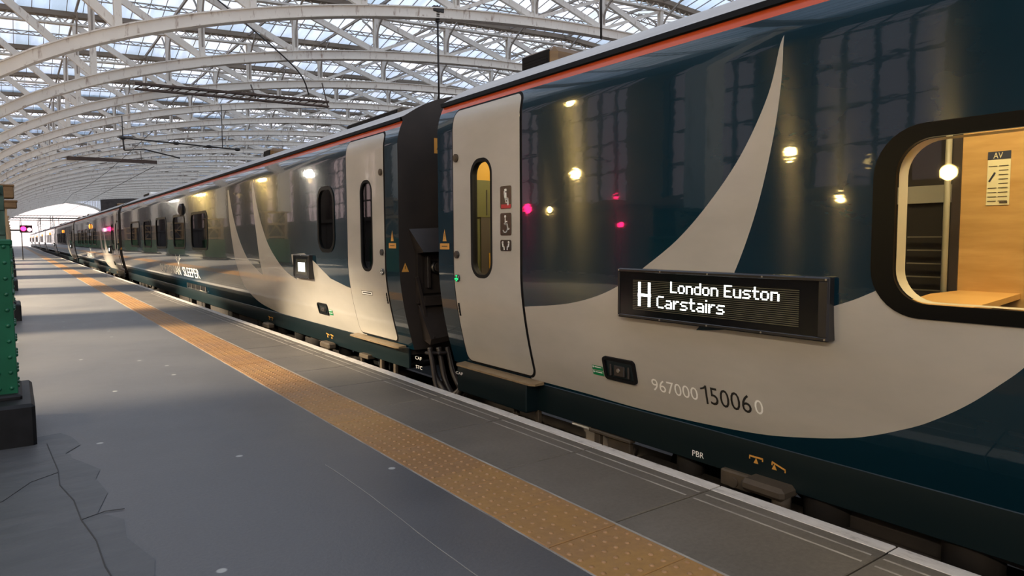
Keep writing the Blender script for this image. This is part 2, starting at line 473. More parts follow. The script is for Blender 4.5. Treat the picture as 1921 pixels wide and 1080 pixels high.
# tactile strip
tp = empty('tactile_paving', (1.96, 40, 0), 'ochre yellow strip of tactile paving tiles with raised domes along the platform', 'tactile paving')
b = MB(); tw = .4
k = 0; y = -.8-.012
ystart = 2.58-9*.4
while y < 0: y += 0; break
yy = ystart
while yy < Y1-1:
    h = random.uniform(-.0015, .0015)
    b.rbox((1.762, yy+.002, -.04), (2.158, yy+.398, .004+h), .004)
    yy += .4
b.build('paving_tile', M['tactile'], tp)
dm = MB(); yy = ystart
def dome(mb, x, y, z, r, h, n):
    vs = []; 
    for (rr, zz) in ((1, 0), (.72, .75), (.40, 1)):
        for q in range(n): vs.append((x+r*rr*cos(2*pi*q/n), y+r*rr*sin(2*pi*q/n), z+h*zz))
    fs = []
    for i in range(2):
        for q in range(n): fs.append((i*n+q, i*n+(q+1) % n, (i+1)*n+(q+1) % n, (i+1)*n+q))
    fs.append(tuple(2*n+q for q in range(n)))
    mb.add(vs, fs, 0, True)
while yy < 42:
    n = 12 if yy < 6 else (8 if yy < 14 else 5)
    for i in range(6):
        for j in range(6):
            if random.random() < .02: continue
            dome(dm, 1.793+i*.0668, yy+.033+j*.0668, .0035, .0125, .0055, n)
    yy += .4
tag(dm.build('dome', M['dome'], tp), kind='stuff')
b = MB(); b.bbox((2.158, Y0, -.05), (2.172, Y1, .002)); b.bbox((1.752, Y0, -.05), (1.762, Y1, .001)); b.build('mortar_edge', M['thin_white'], tp)

# coping slabs with painted lines
cp = empty('edge_paving', (2.55, 40, 0), 'brown-grey stone slabs with white edge lines between ochre strip and train', 'paving')
b = MB(); yy = 1.32-.889*4
lines = MB(); thin = MB()
while yy < Y1:
    h = random.uniform(-.001, .001); L1 = .884
    b.rbox((2.174, yy+.003, -.10), (EDGE-.002, yy+L1, h), .004)
    lines.rbox((2.857, yy+.003, -.12), (EDGE, yy+L1, .0022+h), .003)
    for x in (2.700, 2.786): thin.bbox((x-.006, yy+.03*random.random(), -.01), (x+.006, yy+L1-.03*random.random(), .0012+h))
    yy += .889
b.build('paving_slab', M['slab'], cp); lines.build('edge_line', M['edge_white'], cp); thin.build('thin_line', M['thin_white'], cp)
b = MB(); b.bbox((1.70, Y0, -1.05), (EDGE-.01, Y1, -.04)); fw = b.build('trim_1', M['concrete_face']); tag(fw, 'dark platform edge wall dropping to the track', 'platform wall', kind='structure')
b = MB(); b.bbox((EDGE-.01, Y0-6, -1.25), (75, 320, -1.05)); b.bbox((-60, Y1, -1.25), (EDGE-.01, 320, -1.06)); gr = b.build('floor', M['ballast']); tag(gr, 'dark ballasted track bed beneath the train', 'track bed', kind='structure')
b = MB(); b.bbox((6.35, Y0, -1.06), (13.5, Y1, -.02)); op = b.build('floor', [M['concrete_face']]); tag(op, 'next platform beyond the train', 'platform', kind='structure')
for x in (3.89, 5.32):
    b = MB()
    b.bbox((x-.07, Y0, -1.05), (x+.07, 300, -1.03)); b.bbox((x-.012, Y0, -1.04), (x+.012, 300, -.93)); b.bbox((x-.035, Y0, -.94), (x+.035, 300, -.90))
    o = local_origin(b.build('rail', M['rail'])); tag(o, 'steel running rail under the train, %s' % ('on its platform side' if x < 4 else 'on its far side'), 'rail')

# ------------------------------------------------------------------ coach geometry
XS, W = 3.23, 2.74
XC = XS+W/2
def inset(z):
    if z < 1.0: return .14*((1.0-max(z, .10))/.8)**1.6
    if z > 2.26: return .075*((z-2.26)/.26)**1.7
    return 0.
def sf(z): return XS+inset(z)
def sn(z):
    e = .004; d = (inset(z+e)-inset(z-e))/(2*e)
    n = Vector((-1, 0, d)).normalized()   # outward is -x; leaning back upward
    return (n.x, n.y, n.z)
ZL = [.125, .15, .17, .2, .24, .28, .33, .38, .44, .5, .58, .66, .76, .88, 1.0, 1.3, 1.7, 2.0, 2.2, 2.26, 2.31, 2.35, 2.39, 2.43, 2.445, 2.505]

def inpoly(x, y, P):
    c = False; j = len(P)-1
    for i in range(len(P)):
        if (P[i][1] > y) != (P[j][1] > y) and x < (P[j][0]-P[i][0])*(y-P[i][1])/(P[j][1]-P[i][1])+P[i][0]: c = not c
        j = i
    return c

def spline(P, closed=False, k=6):
    """smooth a polyline (Catmull-Rom)"""
    out = []; n = len(P)
    for i in range(n-1):
        p0 = P[max(i-1, 0)]; p1 = P[i]; p2 = P[i+1]; p3 = P[min(i+2, n-1)]
        for s in range(k):
            t = s/k
            out.append(tuple(.5*((2*b)+(-a+c)*t+(2*a-5*b+4*c-d)*t*t+(-a+3*b-3*c+d)*t**3) for a, b, c, d in zip(p0, p1, p2, p3)))
    out.append(P[-1]); return out

def rrect(y0, y1, z0, z1, r, n=7):
    r = min(r, abs(y1-y0)/2-.001, abs(z1-z0)/2-.001); P = []
    for (cy_, cz, a0) in ((y1-r, z1-r, 0), (y0+r, z1-r, 90), (y0+r, z0+r, 180), (y1-r, z0+r, 270)):
        for i in range(n+1):
            a = radians(a0+90*i/n); P.append((cy_+r*cos(a), cz+r*sin(a)))
    return P

def skin(mb, domain, holes=(), zones=(), base=0, off=0., zl=ZL, ystep=1.2):
    """surface patch following the body side: domain polygon minus holes; zones recolour"""
    V = []; E = []
    def addp(P):
        b = len(V)
        for p in P: V.append(Vector(p))
        for i in range(len(P)): E.append((b+i, b+(i+1) % len(P)))
    addp(domain)
    for h in holes: addp(h)
    for z_, _ in zones: addp(z_)
    ys = [p[0] for p in domain]; zs = [p[1] for p in domain]
    ya, yb, za, zb = min(ys), max(ys), min(zs), max(zs)
    for z in zl:
        if za+1e-3 < z < zb-1e-3:
            b = len(V); V.extend((Vector((ya, z)), Vector((yb, z)))); E.append((b, b+1))
    nY = max(1, int((yb-ya)/ystep))
    for i in range(1, nY):
        y = ya+(yb-ya)*i/nY; b = len(V); V.extend((Vector((y, za)), Vector((y, zb)))); E.append((b, b+1))
    r = geometry.delaunay_2d_cdt(V, E, [], 0, 1e-5)
    vs, fs = r[0], r[2]
    vmap = {}; b = len(mb.v)
    for f in fs:
        cx = sum(vs[i].x for i in f)/len(f); cz = sum(vs[i].y for i in f)/len(f)
        if not inpoly(cx, cz, domain) or any(inpoly(cx, cz, h) for h in holes): continue
        mi = base
        for z_, k in zones:
            if inpoly(cx, cz, z_): mi = k
        idx = []
        for i in f:
            if i not in vmap:
                vmap[i] = len(mb.v); z = vs[i].y
                n = sn(z); mb.v.append((sf(z)+n[0]*off, vs[i].x, z+n[2]*off)); mb.n[vmap[i]] = n
            idx.append(vmap[i])
        # orient so the face looks to -x
        p = [Vector(mb.v[i]) for i in idx]
        if (p[1]-p[0]).cross(p[2]-p[0]).x > 0: idx.reverse()
        mb.f.append(tuple(idx)); mb.m.append(mi); mb.sm.append(True)

def reveal(mb, P, off0, off1, mi=0):
    """wall round a loop between two offsets from the skin"""
    Q = []
    for i, a in enumerate(P):
        c = P[(i+1) % len(P)]; k = max(1, int(math.hypot(c[0]-a[0], c[1]-a[1])/.04))
        Q += [(a[0]+(c[0]-a[0])*t/k, a[1]+(c[1]-a[1])*t/k) for t in range(k)]
    P = Q
    vs = []
    for (y, z) in P:
        n = sn(z)
        vs.append((sf(z)+n[0]*off0, y, z+n[2]*off0)); vs.append((sf(z)+n[0]*off1, y, z+n[2]*off1))
    m = len(P)
    mb.add(vs, [(2*i, 2*i+1, 2*((i+1) % m)+1, 2*((i+1) % m)) for i in range(m)], mi, True)

def grow(P, d):
    """offset a polygon outward by d"""
    n = len(P); A = sum(P[i][0]*P[(i+1) % n][1]-P[(i+1) % n][0]*P[i][1] for i in range(n))
    s = 1 if A > 0 else -1; out = []
    for i in range(n):
        a, b, c = Vector(P[i-1]), Vector(P[i]), Vector(P[(i+1) % n])
        e1 = (b-a).normalized(); e2 = (c-b).normalized()
        n1 = Vector((e1.y, -e1.x))*s; n2 = Vector((e2.y, -e2.x))*s
        m = n1+n2
        if m.length < 1e-6: m = n1
        m.normalize(); k = d/max(.4, m.dot(n1)); out.append(tuple(b+m*k))
    return out

_tc = {}
def text_mesh(s, bold=False):
    if s in _tc: return _tc[s]
    c = bpy.data.curves.new('lettering', 'FONT'); c.body = s; c.size = 1; c.resolution_u = 3
    o = bpy.data.objects.new('lettering', c); link(o)
    dg = bpy.context.evaluated_depsgraph_get(); me = bpy.data.meshes.new_from_object(o.evaluated_get(dg))
    vs = [(v.co.x, v.co.y) for v in me.vertices]; fs = [tuple(p.vertices) for p in me.polygons]
    bpy.data.objects.remove(o); bpy.data.curves.remove(c); bpy.data.meshes.remove(me)
    _tc[s] = (vs, fs); return vs, fs

def letter(mb, s, yl, yr, zb, zt, off=.003, mi=0, slope=0., flat=None):
    """text on the coach side, reading from yl (left) to yr (right)"""
    vs, fs = text_mesh(s)
    x0 = min(v[0] for v in vs); x1 = max(v[0] for v in vs); y0 = min(v[1] for v in vs); y1 = max(v[1] for v in vs)
    out = []
    for (x, y) in vs:
        t = (x-x0)/(x1-x0); u = (y-y0)/(y1-y0)
        Y = yl+(yr-yl)*t; z = zb+(zt-zb)*u+slope*t
        X = flat if flat is not None else sf(z)+sn(z)[0]*off
        out.append((X, Y, z))
    mb.add(out, fs, mi)

def flatpoly(mb, P, off=.003, mi=0, flat=None):
    mb.add([((flat if flat is not None else sf(z)+sn(z)[0]*off), y, z) for (y, z) in P], [tuple(range(len(P)))], mi)

def stroke(mb, P, wd, off=.004, mi=0, flat=None):
    for (a, b) in zip(P, P[1:]):
        a = Vector(a); b = Vector(b); d = b-a
        if d.length < 1e-7: continue
        d.normalize(); n = Vector((-d.y, d.x))*wd/2; e = d*wd*.25
        flatpoly(mb, [a-n-e, b-n+e, b+n+e, a+n-e], off, mi, flat)
def dot2(mb, c, r, off=.004, mi=0, n=12, flat=None):
    flatpoly(mb, [(c[0]+r*cos(2*pi*i/n), c[1]+r*sin(2*pi*i/n)) for i in range(n)], off, mi, flat)

ROOF = [(.05, 2.545), (.07, 2.552), (.12, 2.582), (.22, 2.645), (.33, 2.705), (.45, 2.755), (.6, 2.803), (.8, 2.848), (1.05, 2.88), (1.37, 2.895)]
def sweep(mb, prof, y0, y1, mi=0, ny=1):
    vs = []; m = len(prof)
    for i in range(ny+1):
        for (x, z) in prof: vs.append((x, y0+(y1-y0)*i/ny, z))
    mb.add(vs, [(i*m+j, i*m+j+1, (i+1)*m+j+1, (i+1)*m+j) for i in range(ny) for j in range(m-1)], mi, True)

def door_poly(ya, yb):
    """door leaf outline; ya/yb = near / far edge"""
    return rrect(ya, yb, .185, 2.425, .07)[:]

def shell(root, y0, y1, holes, zones):
    mb = MB()
    dom = [(y0, .125), (y1, .125), (y1, 2.445), (y0, 2.445)]
    skin(mb, dom, holes, zones, 0)
    nrm = dict(mb.n)
    # orange band, gutter, roof
    def band(za, zb, mi):
        b0 = len(mb.v); k = 3; ny = 6
        for i in range(ny+1):
            for j in range(k+1):
                z = za+(zb-za)*j/k; mb.n[len(mb.v)] = sn(z); mb.v.append((sf(z), y0+(y1-y0)*i/ny, z))
        for i in range(ny):
            for j in range(k):
                a = b0+i*(k+1)+j; mb.f.append((a, a+1, a+k+2, a+k+1)); mb.m.append(mi); mb.sm.append(True)
    band(2.445, 2.505, 2)
    g = [(sf(2.505), 2.505), (sf(2.505)-.025, 2.508), (sf(2.505)-.03, 2.538), (XS+.05, 2.545)]
    b0 = len(mb.v); sweep(mb, g, y0, y1, 3)
    for i in range(b0, len(mb.v)): mb.n[i] = (-.9, 0, .3)
    prof = [(XS+a, z) for a, z in ROOF]; full = prof+[(2*XC-x, z) for x, z in prof[-2::-1]]
    b0 = len(mb.v); sweep(mb, full, y0, y1, 4, 8)
    for i in range(8+1):
        for j in range(len(full)):
            a = full[max(j-1, 0)]; c = full[min(j+1, len(full)-1)]
            n = Vector((-(c[1]-a[1]), 0, c[0]-a[0])).normalized(); mb.n[b0+i*len(full)+j] = tuple(n)
    # far side and underside
    far = [(2*XC-sf(z), z) for z in ZL[::-1]]
    b0 = len(mb.v); sweep(mb, [(full[-1][0], full[-1][1])]+far+[(sf(.125), .125)], y0, y1, 5)
    for i in range(b0, len(mb.v)): mb.n[i] = (1, 0, 0)
    # end walls
    sec = [(sf(z), z) for z in ZL]+full+far
    for (y, d) in ((y0, -1), (y1, 1)):
        b0 = len(mb.v)
        for (x, z) in sec: mb.n[len(mb.v)] = (0, d, 0); mb.v.append((x, y, z))
        f = tuple(range(b0, len(mb.v))); mb.f.append(f if d > 0 else f[::-1]); mb.m.append(5); mb.sm.append(False)
    return mb.build('body_shell', [M['teal'], M['ivory'], M['orange'], M['black'], M['roof'], M['endwall'], M['black']], root)

def make_skirt(root, y0, y1):
    b = MB(); b.rbox((XS+.155, y0+.12, -.093), (XS+.185, y1-.12, .135), .006)
    b.rbox((2*XC-XS-.185, y0+.12, -.093), (2*XC-XS-.155, y1-.12, .135), .006)
    b.build('skirt', M['skirt'], root)
    b = MB(); b.bbox((XS+.19, y0+.15, .05), (2*XC-XS-.19, y1-.15, .12)); b.build('underfloor', M['underframe'], root)

def make_bogie(root, yc):
    b = MB()
    for x in (XS+.32, 2*XC-XS-.32):
        b.rbox((x-.07, yc-1.75, -.42), (x+.07, yc+1.75, -.24), .03)
        for d in (-1.3, 1.3):
            b.rbox((x-.10, yc+d-.18, -.62), (x+.10, yc+d+.18, -.30), .03)
            b.tube([(x, yc+d, -.32), (x, yc+d, -.02)], .09, 10)
        b.tube([(x, yc-.35, -.25), (x, yc-.35, .08)], .13, 12); b.tube([(x, yc+.35, -.25), (x, yc+.35, .08)], .13, 12)
        b.beam((x-.05, yc-1.0, -.15), (x-.05, yc+.2, -.05), .05, .06)
    b.rbox((XS+.3, yc-.25, -.35), (2*XC-XS-.3, yc+.25, -.15), .03)
    bo = b.build('bogie', M['underframe'], root)
    for d in (-1.3, 1.3):
        wv = MB(); wv.tube([(3.7, yc+d, -.46), (5.5, yc+d, -.46)], .08, 10)
        for x in (3.89, 5.32):
            wv.disc((x, yc+d, -.46), (1, 0, 0), .435, .12, 28); wv.disc((x+(.09 if x < 4.6 else -.09), yc+d, -.46), (1, 0, 0), .46, .03, 28)
        wv.build('wheelset', M['darksteel'], bo)

def make_gear(root, y0, y1, seed):
    rnd = random.Random(seed); k = 0
    y = y0
    while y < y1-1:
        ln = rnd.uniform(.7, 1.8); b = MB()
        b.rbox((XS+.22, y, rnd.uniform(-.62, -.4)), (XS+1.0, min(y+ln, y1), .06), .03)
        b.rbox((XS+.2, y+.1, -.3), (XS+.23, y+ln*.6, -.1), .01)
        b.build('equipment_box', M['underframe'], root); y += ln+rnd.uniform(.25, .7)
    b = MB(); b.tube([(XS+.2, y0, -.02), (XS+.2, y1, -.02)], .02, 8); b.tube([(XS+.25, y0, -.12), (XS+.25, y1, -.12)], .016, 8)
    b.build('pipe_and_gap_light', M['darksteel'], root)

def make_door(root, ya, yb, win, signs=False, lit=False, label=None, btn_far=True):
    """leaf between y=ya..yb, with its window, buttons and seals"""
    P = door_poly(ya, yb); hole = rrect(*win, .11, 9)
    mb = MB(); skin(mb, P, [hole], [(grow(hole, .03), 1)], 0, .006, ystep=.4)
    reveal(mb, P, .006, -.05, 1); reveal(mb, hole, .006, -.045, 1)
    d = mb.build('door', [M['door_ivory'], M['black']], root)
    g = MB(); skin(g, grow(hole, .004), off=-.012, ystep=.5); g.build('door_window', M['coach_glass'] if lit else M['dark_glass'], d)
    yb_ = yb-.058 if btn_far else ya+.058
    for i, (z, r, m) in enumerate(((2.01, .036, 'steel'), (1.155, .034, 'boxdark'))):
        b = MB(); c = (sf(z)-.012, yb_, z); b.disc(c, (1, 0, 0), r, .02, 20)
        b.disc((c[0]-.008, c[1], c[2]), (1, 0, 0), r*.7, .014, 16); b.build('door_marker' if i == 0 else 'alarm_button', M['brown_grime'] if i == 0 else M['boxdark'], d)
    b = MB(); z = .945; c = (sf(z)-.012, yb_-.003, z); b.disc(c, (1, 0, 0), .034, .02, 20)
    bt = b.build('open_button', M['darksteel'], d)
    b = MB()
    for a in (90, 200, 270, 340):
        b.disc((c[0]-.012, c[1]+.021*cos(radians(a)), c[2]+.021*sin(radians(a))), (1, 0, 0), .0075, .006, 10)
    b.disc((c[0]-.011, c[1], c[2]), (1, 0, 0), .006, .006, 10)
    b.build('button_light', M['green_led'] if lit else M['white_letter'], bt)
    b = MB(); yh = yb-.03 if btn_far else ya+.03
    for z0_ in (.60,):
        for i in range(4):
            z = z0_+i*.028; b.rbox((sf(z)-.014, yh-.012, z), (sf(z)+.02, yh+.012, z+.034), .002)
    b.build('key_slot', M['black'], d)
    return d

def make_step(root, ya, yb, box=True):
    b = MB()
    prof = [(XS+.14, .158), (XS+.02, .150), (XS+.012, .145), (XS+.012, .138), (XS+.02, .134), (XS+.14, .134)]
    vs = []
    for y, e in ((ya, .03), (ya+.04, 0), (yb-.04, 0), (yb, .03)):
        for x, z in prof: vs.append((max(x, XS+.02+e) if x < XS+.1 else x, y, z))
    m = len(prof); fs = [(i*m+j, i*m+(j+1) % m, (i+1)*m+(j+1) % m, (i+1)*m+j) for i in range(3) for j in range(m)]
    fs += [tuple(range(m))[::-1], tuple(3*m+j for j in range(m))]
    b.add(vs, fs, 0)
    st = b.build('door_step', M['step'], root)
    if box:
        b = MB(); b.rbox((XS+.035, ya+.10, -.10), (XS+.16, yb-.03, .134), .008); b.build('step_box', M['skirt'], st)
    return st

def pods(root, lst):
    for (ya, yb, xa, zt, m) in lst:
        b = MB(); b.rbox((xa, ya, 2.7), (2*XC-xa, yb, zt), .05, 1); b.rbox((xa-.01, ya+.06, 2.75), (xa+.01, yb-.06, zt-.03), .004, 0)
        for i in range(5):
            z = 2.80+i*(zt-2.86)/5; b.bbox((xa-.012, ya+.08, z), (xa, yb-.08, z+.012), 0)
        b.build('roof_pod', [M['black'], m], root)

def led_display(root, y0, y1, z0, z1, screen, writer):
    """black framed box on the side; screen = (y0,y1,z0,z1)"""
    b = MB(); xf = XS-.045
    b.rbox((xf, y0, z0), (XS+.03, y1, z1), .006)
    fr = .022
    for (a, c) in (((y0+.004, z0+.004), (y1-.004, z0+fr)), ((y0+.004, z1-fr), (y1-.004, z1-.004)), ((y0+.004, z0+fr), (y0+fr+.03, z1-fr)), ((y1-fr, z0+fr), (y1-.004, z1-fr))):
        b.rbox((xf-.008, a[0], a[1]), (xf+.002, c[0], c[1]), .003)
    d = b.build('destination_display', M['sign_black'], root)
    b = MB(); b.bbox((xf-.0015, y0+fr+.03, z0+fr), (xf, y1-fr, z1-fr)); b.build('display_panel', M['gloss_black'], d)
    b = MB(); b.bbox((xf-.003, screen[0], screen[2]), (xf-.0015, screen[1], screen[3])); b.build('display_screen', M['led_off'], d)
    n = max(2, int((y1-y0)/.3))
    for i in range(n+1):
        y = y0+.014+(y1-y0-.028)*i/n
        for z in (z0+.012, z1-.012):
            b = MB(); b.disc((xf-.009, y, z), (1, 0, 0), .005, .003, 8); b.build('screw', M['steel'], d)
    for wr in writer:
        b = MB(); wr(b, xf-.004); b.build('display_text', M['led_on'], d)
    return d

GL = {'L': '1....,1....,1....,1....,1....,1....,11111', 'o': '.....,.....,.111.,1...1,1...1,1...1,.111.', 'n': '.....,.....,1111.,1...1,1...1,1...1,1...1',
 'd': '....1,....1,.1111,1...1,1...1,1...1,.1111', 'E': '11111,1....,1....,1111.,1....,1....,11111', 'u': '.....,.....,1...1,1...1,1...1,1...1,.1111',
 's': '.....,.....,.1111,1....,.111.,....1,1111.', 't': '.1..,.1..,1111,.1..,.1..,.1..,..11', 'C': '.1111,1....,1....,1....,1....,1....,.1111',
 'a': '.....,.....,.111.,....1,.1111,1...1,.1111', 'r': '....,....,1.11,11..,1...,1...,1...', 'i': '1,.,1,1,1,1,1', ' ': '..,..,..,..,..,..,..'}
def led_text(mb, s, yl, yr, zt, zb, x):
    cols = []
    for ch in s:
        g = [r for r in GL[ch].split(',')]; w_ = max(len(r) for r in g)
        for c in range(w_): cols.append([r[c] == '1' for r in g])
        cols.append([False]*7)
    cols.pop(); dy = (yl-yr)/len(cols); dz = (zt-zb)/7
    for i, c in enumerate(cols):
        for j, on in enumerate(c):
            if on:
                y = yl-(i+.5)*dy; z = zt-(j+.5)*dz
                mb.bbox((x, y-dy*.56, z-dz*.36), (x+.001, y+dy*.56, z+dz*.36))

def triangle_sign(mb, y, z, h, mi=0, mk=1, flat=None):
    wd = h*.62
    flatpoly(mb, [(y+wd/2, z), (y-wd/2, z), (y, z+h)], .003, mi, flat)
    stroke(mb, [(y, z+h*.32), (y, z+h*.68)], h*.05, .0045, mk, None if flat is None else flat-.0015)
    dot2(mb, (y, z+h*.2), h*.035, .0045, mk, 8, None if flat is None else flat-.0015)

# ------------------------------------------------------------------ nearest coach
A0, A1 = -16.6, 5.62
near = empty('sleeper_coach', (XC, (A0+A1)/2, -.9), 'nearest teal and ivory sleeper coach with lit destination display and number 15006', 'train coach', 'coaches of the standing train')
d1 = door_poly(4.335, 5.335)
win_o = rrect(-.20, 1.605, .935, 1.79, .22, 9); win_i = rrect(-.09, 1.505, 1.0, 1.725, .15, 9)
AN_u = [(4.308, .761), (3.814, .819), (3.466, .901), (3.207, 1.005), (3.021, 1.116), (2.765, 1.284), (2.534, 1.496), (2.326, 1.746), (2.17, 2.033), (2.105, 2.277), (2.086, 2.326)]
AN_u2 = [(2.086, 2.326), (2.092, 2.1), (2.133, 1.809), (2.22, 1.454), (2.347, 1.121), (2.471, .92), (2.63, .751)]
AN_u3 = [(2.63, .751), (2.424, .776), (2.116, .846), (1.773, .964), (1.608, 1.034), (1.3, 1.2), (.95, 1.42)]
AN_l = [(4.40, .153), (3.765, .153), (3.245, .145), (2.77, .155), (2.336, .181), (2.064, .22), (1.725, .299), (1.464, .408), (1.323, .489), (1.193, .585), (1.083, .686), (.998, .772), (.87, .93), (.76, 1.12), (.70, 1.35)]
light1 = spline(AN_u)+spline(AN_u2)[1:]+spline(AN_u3)[1:]+spline(AN_l)[::-1]
light1 = [(4.40, .761)]+light1
seal1 = grow(d1, .022)
shell(near, A0, A1, [d1, win_i], [(light1, 1), (seal1, 6)])
make_skirt(near, A0, A1); make_bogie(near, 2.0-.4); make_bogie(near, -13); make_gear(near, -10, -1.2, 3)
dr = make_door(near, 4.335, 5.335, (4.75, 5.022, .99, 1.945), lit=True)
# pictograms on the door
def sign_plate(parent, y0, y1, z0, z1, art, red=False):
    b = MB(); P = rrect(y0, y1, z0, z1, .016, 4); flatpoly(b, P, .0085, 0)
    if red: flatpoly(b, [(y1-.012, z0+.004), (y0+.006, z0+.004), (y0+.006, z0+.036), (y1-.012, z0+.036)], .0095, 2)  # a red lamp's reflection in the gloss, painted on the plate
    yc, zc = (y0+y1)/2, (z0+z1)/2; h = z1-z0
    art(b, yc, zc, h); b.build('door_sign', [M['sign_black'], M['white_letter'], M['red_reflection']], parent)
def art_seat(b, y, z, h):
    dot2(b, (y-.004, z+.058), .012, .010, 1)
    stroke(b, [(y+.012, z+.066), (y+.010, z-.01)], .009, .010, 1)
    stroke(b, [(y+.026, z+.05), (y+.018, z+.01), (y+.004, z-.035), (y-.002, z-.04)], .004, .010, 1)
    stroke(b, [(y-.004, z+.035), (y-.006, z-.012), (y-.03, z-.012), (y-.034, z-.06)], .017, .010, 1)
    stroke(b, [(y+.01, z-.005), (y-.002, z-.04), (y-.024, z-.04), (y-.026, z-.06)], .010, .010, 1)
def art_wheel(b, y, z, h):
    dot2(b, (y+.006, z+.062), .012, .010, 1)
    stroke(b, [(y+.006, z+.045), (y+.006, z+.0), (y-.022, z+.0), (y-.032, z-.042), (y-.048, z-.036)], .011, .010, 1)
    stroke(b, [(y+.006, z+.022), (y-.02, z+.022)], .009, .010, 1)
    stroke(b, [(y+.008+.032*cos(radians(a)), z-.030+.036*sin(radians(a))) for a in range(70, 331, 20)], .010, .010, 1)
def art_pair(b, y, z, h):
    for s, yo in ((1, .035), (-1, -.035)):
        dot2(b, (y+yo+.004*s, z+.028), .008, .010, 1)
        stroke(b, [(y+yo+.004*s, z+.014), (y+yo, z-.008), (y+yo-.012*s, z-.012), (y+yo-.014*s, z-.034)], .012, .010, 1)
        stroke(b, [(y+yo+.018*s, z+.03), (y+yo+.008*s, z-.01)], .004, .010, 1)
sign_plate(dr, 4.445, 4.6, 1.535, 1.718, art_seat, True); sign_plate(dr, 4.446, 4.601, 1.322, 1.502, art_wheel); sign_plate(dr, 4.448, 4.602, 1.196, 1.286, art_pair)
st = make_step(near, 4.22, 5.40)
b = MB(); letter(b, 'CAF', 5.39, 5.27, .055, .080, flat=XS+.033); b.build('builder_mark', M['white_letter'], st)
# warning sticker on the corner
def corner_warning(root, yc, z):
    b = MB(); triangle_sign(b, yc, z, .112)
    flatpoly(b, rrect(yc-.085, yc+.085, z-.075, z-.02, .005, 3), .003, 0)
    stroke(b, [(yc+.05, z-.047), (yc-.05, z-.047)], .008, .0045, 1)
    b.build('warning_sign', [M['yellow'], M['black_letter']], root)
corner_warning(near, 5.505, 1.275)
# big window
def coach_window(root, outer, inner, glass, trim=True, depth=.07):
    mb = MB(); skin(mb, outer, [inner], [], 0, .008, ystep=.6); reveal(mb, outer, .008, -.01, 0); reveal(mb, inner, .008, -.012, 0)
    wn = mb.build('window_frame', M['rim_black'], root)
    g = MB(); skin(g, grow(inner, .01), off=-.010, ystep=1); g.build('window_pane', glass, wn)
    if trim:
        t = MB(); reveal(t, grow(inner, -.004), -.014, -.10, 0); t.build('inner_trim', M['cream'], wn)
    return wn
coach_window(near, win_o, win_i, M['coach_glass'])
# display
def near_writer(b, x):
    y0, y1, zt, zb = 3.035, 2.925, 1.022, .868
    for i in range(15):
        z = zt-(zt-zb)*(i+.5)/15
        for yy_ in (y0-.014, y1+.014): b.bbox((x, yy_-.011, z-.0036), (x+.001, yy_+.011, z+.0036))
        if 7 <= i <= 8: b.bbox((x, y1, z-.0036), (x+.001, y0, z+.0036))
led_display(near, 1.78, 3.215, .785, 1.103, (1.935, 3.078, .846, 1.037), [near_writer, lambda b, x: led_text(b, 'London', 2.770, 2.425, 1.036, .967, x), lambda b, x: led_text(b, 'Euston', 2.385, 2.045, 1.036, .967, x), lambda b, x: led_text(b, 'Carstairs', 2.876, 2.381, .944, .868, x)])
# release handle, stickers, numbers
def release(root, y0, y1, z0, z1, gy0, gy1, gz0, gz1):
    mb = MB(); P = rrect(y0, y1, z0, z1, .03, 5); q = grow(P, -.022)
    skin(mb, P, [q], [], 0, .016, ystep=.5); reveal(mb, P, .016, -.01, 0); reveal(mb, q, .016, .002, 0); skin(mb, q, off=.004, ystep=.5, base=1)
    h = mb.build('release_handle', [M['black'], M['skirt']], root)
    b = MB(); yc, zc = (y0+y1)/2, (z0+z1)/2
    b.rbox((sf(zc)-.016, yc-.05, z0+.035), (sf(zc)+.03, yc+.05, z1-.055), .006, 0)
    for s_ in (-1, 1): b.rbox((sf(zc)-.014, yc+s_*.085-.008, z0+.03), (sf(zc)+.03, yc+s_*.085+.008, z1-.05), .004, 0)
    b.disc((sf(zc)-.018, yc-.0, zc-.004), (1, 0, 0), .014, .012, 16, 1)
    b.build('latch', [M['boxdark'], M['steel']], h)
    b = MB()
    flatpoly(b, [(gy1, (gz0+gz1)/2+.003), (gy0, (gz0+gz1)/2+.003), (gy0, gz1), (gy1, gz1)], .004, 0)
    flatpoly(b, [(gy1, gz0), (gy0, gz0), (gy0, (gz0+gz1)/2-.003), (gy1, (gz0+gz1)/2-.003)], .004, 0)
    for z in (gz0+.018, (gz0+gz1)/2+.02):
        stroke(b, [(gy1-.03, z+.005), (gy0+.012, z+.005)], .006, .006, 1); dot2(b, (gy1-.014, z+.005), .008, .006, 1, 8)
    b.build('green_sticker', [M['green_sticker'], M['white_letter']], root)
release(near, 3.17, 3.475, .318, .482, 3.495, 3.605, .325, .395)
b = MB(); letter(b, '967000', 3.045, 2.672, .307, .388); b.build('coach_number', M['white_letter'], near)
b = MB(); letter(b, '0', 2.276, 2.222, .310, .395); b.build('coach_number', M['white_letter'], near)
b = MB(); letter(b, '5006', 2.580, 2.298, .302, .412); b.build('coach_number', M['black_letter'], near)
b = MB(); stroke(b, [(2.607, .302), (2.607, .35), (2.607, .412)], .0145, .003); stroke(b, [(2.609, .408), (2.625, .396), (2.645, .390)], .011, .0034); b.build('coach_number', M['black_letter'], near)
b = MB(); letter(b, 'PBR', 2.752, 2.664, -.062, -.026, flat=XS+.153); b.build('brake_marking', M['white_letter'], near)
b = MB(); xk = XS+.1525
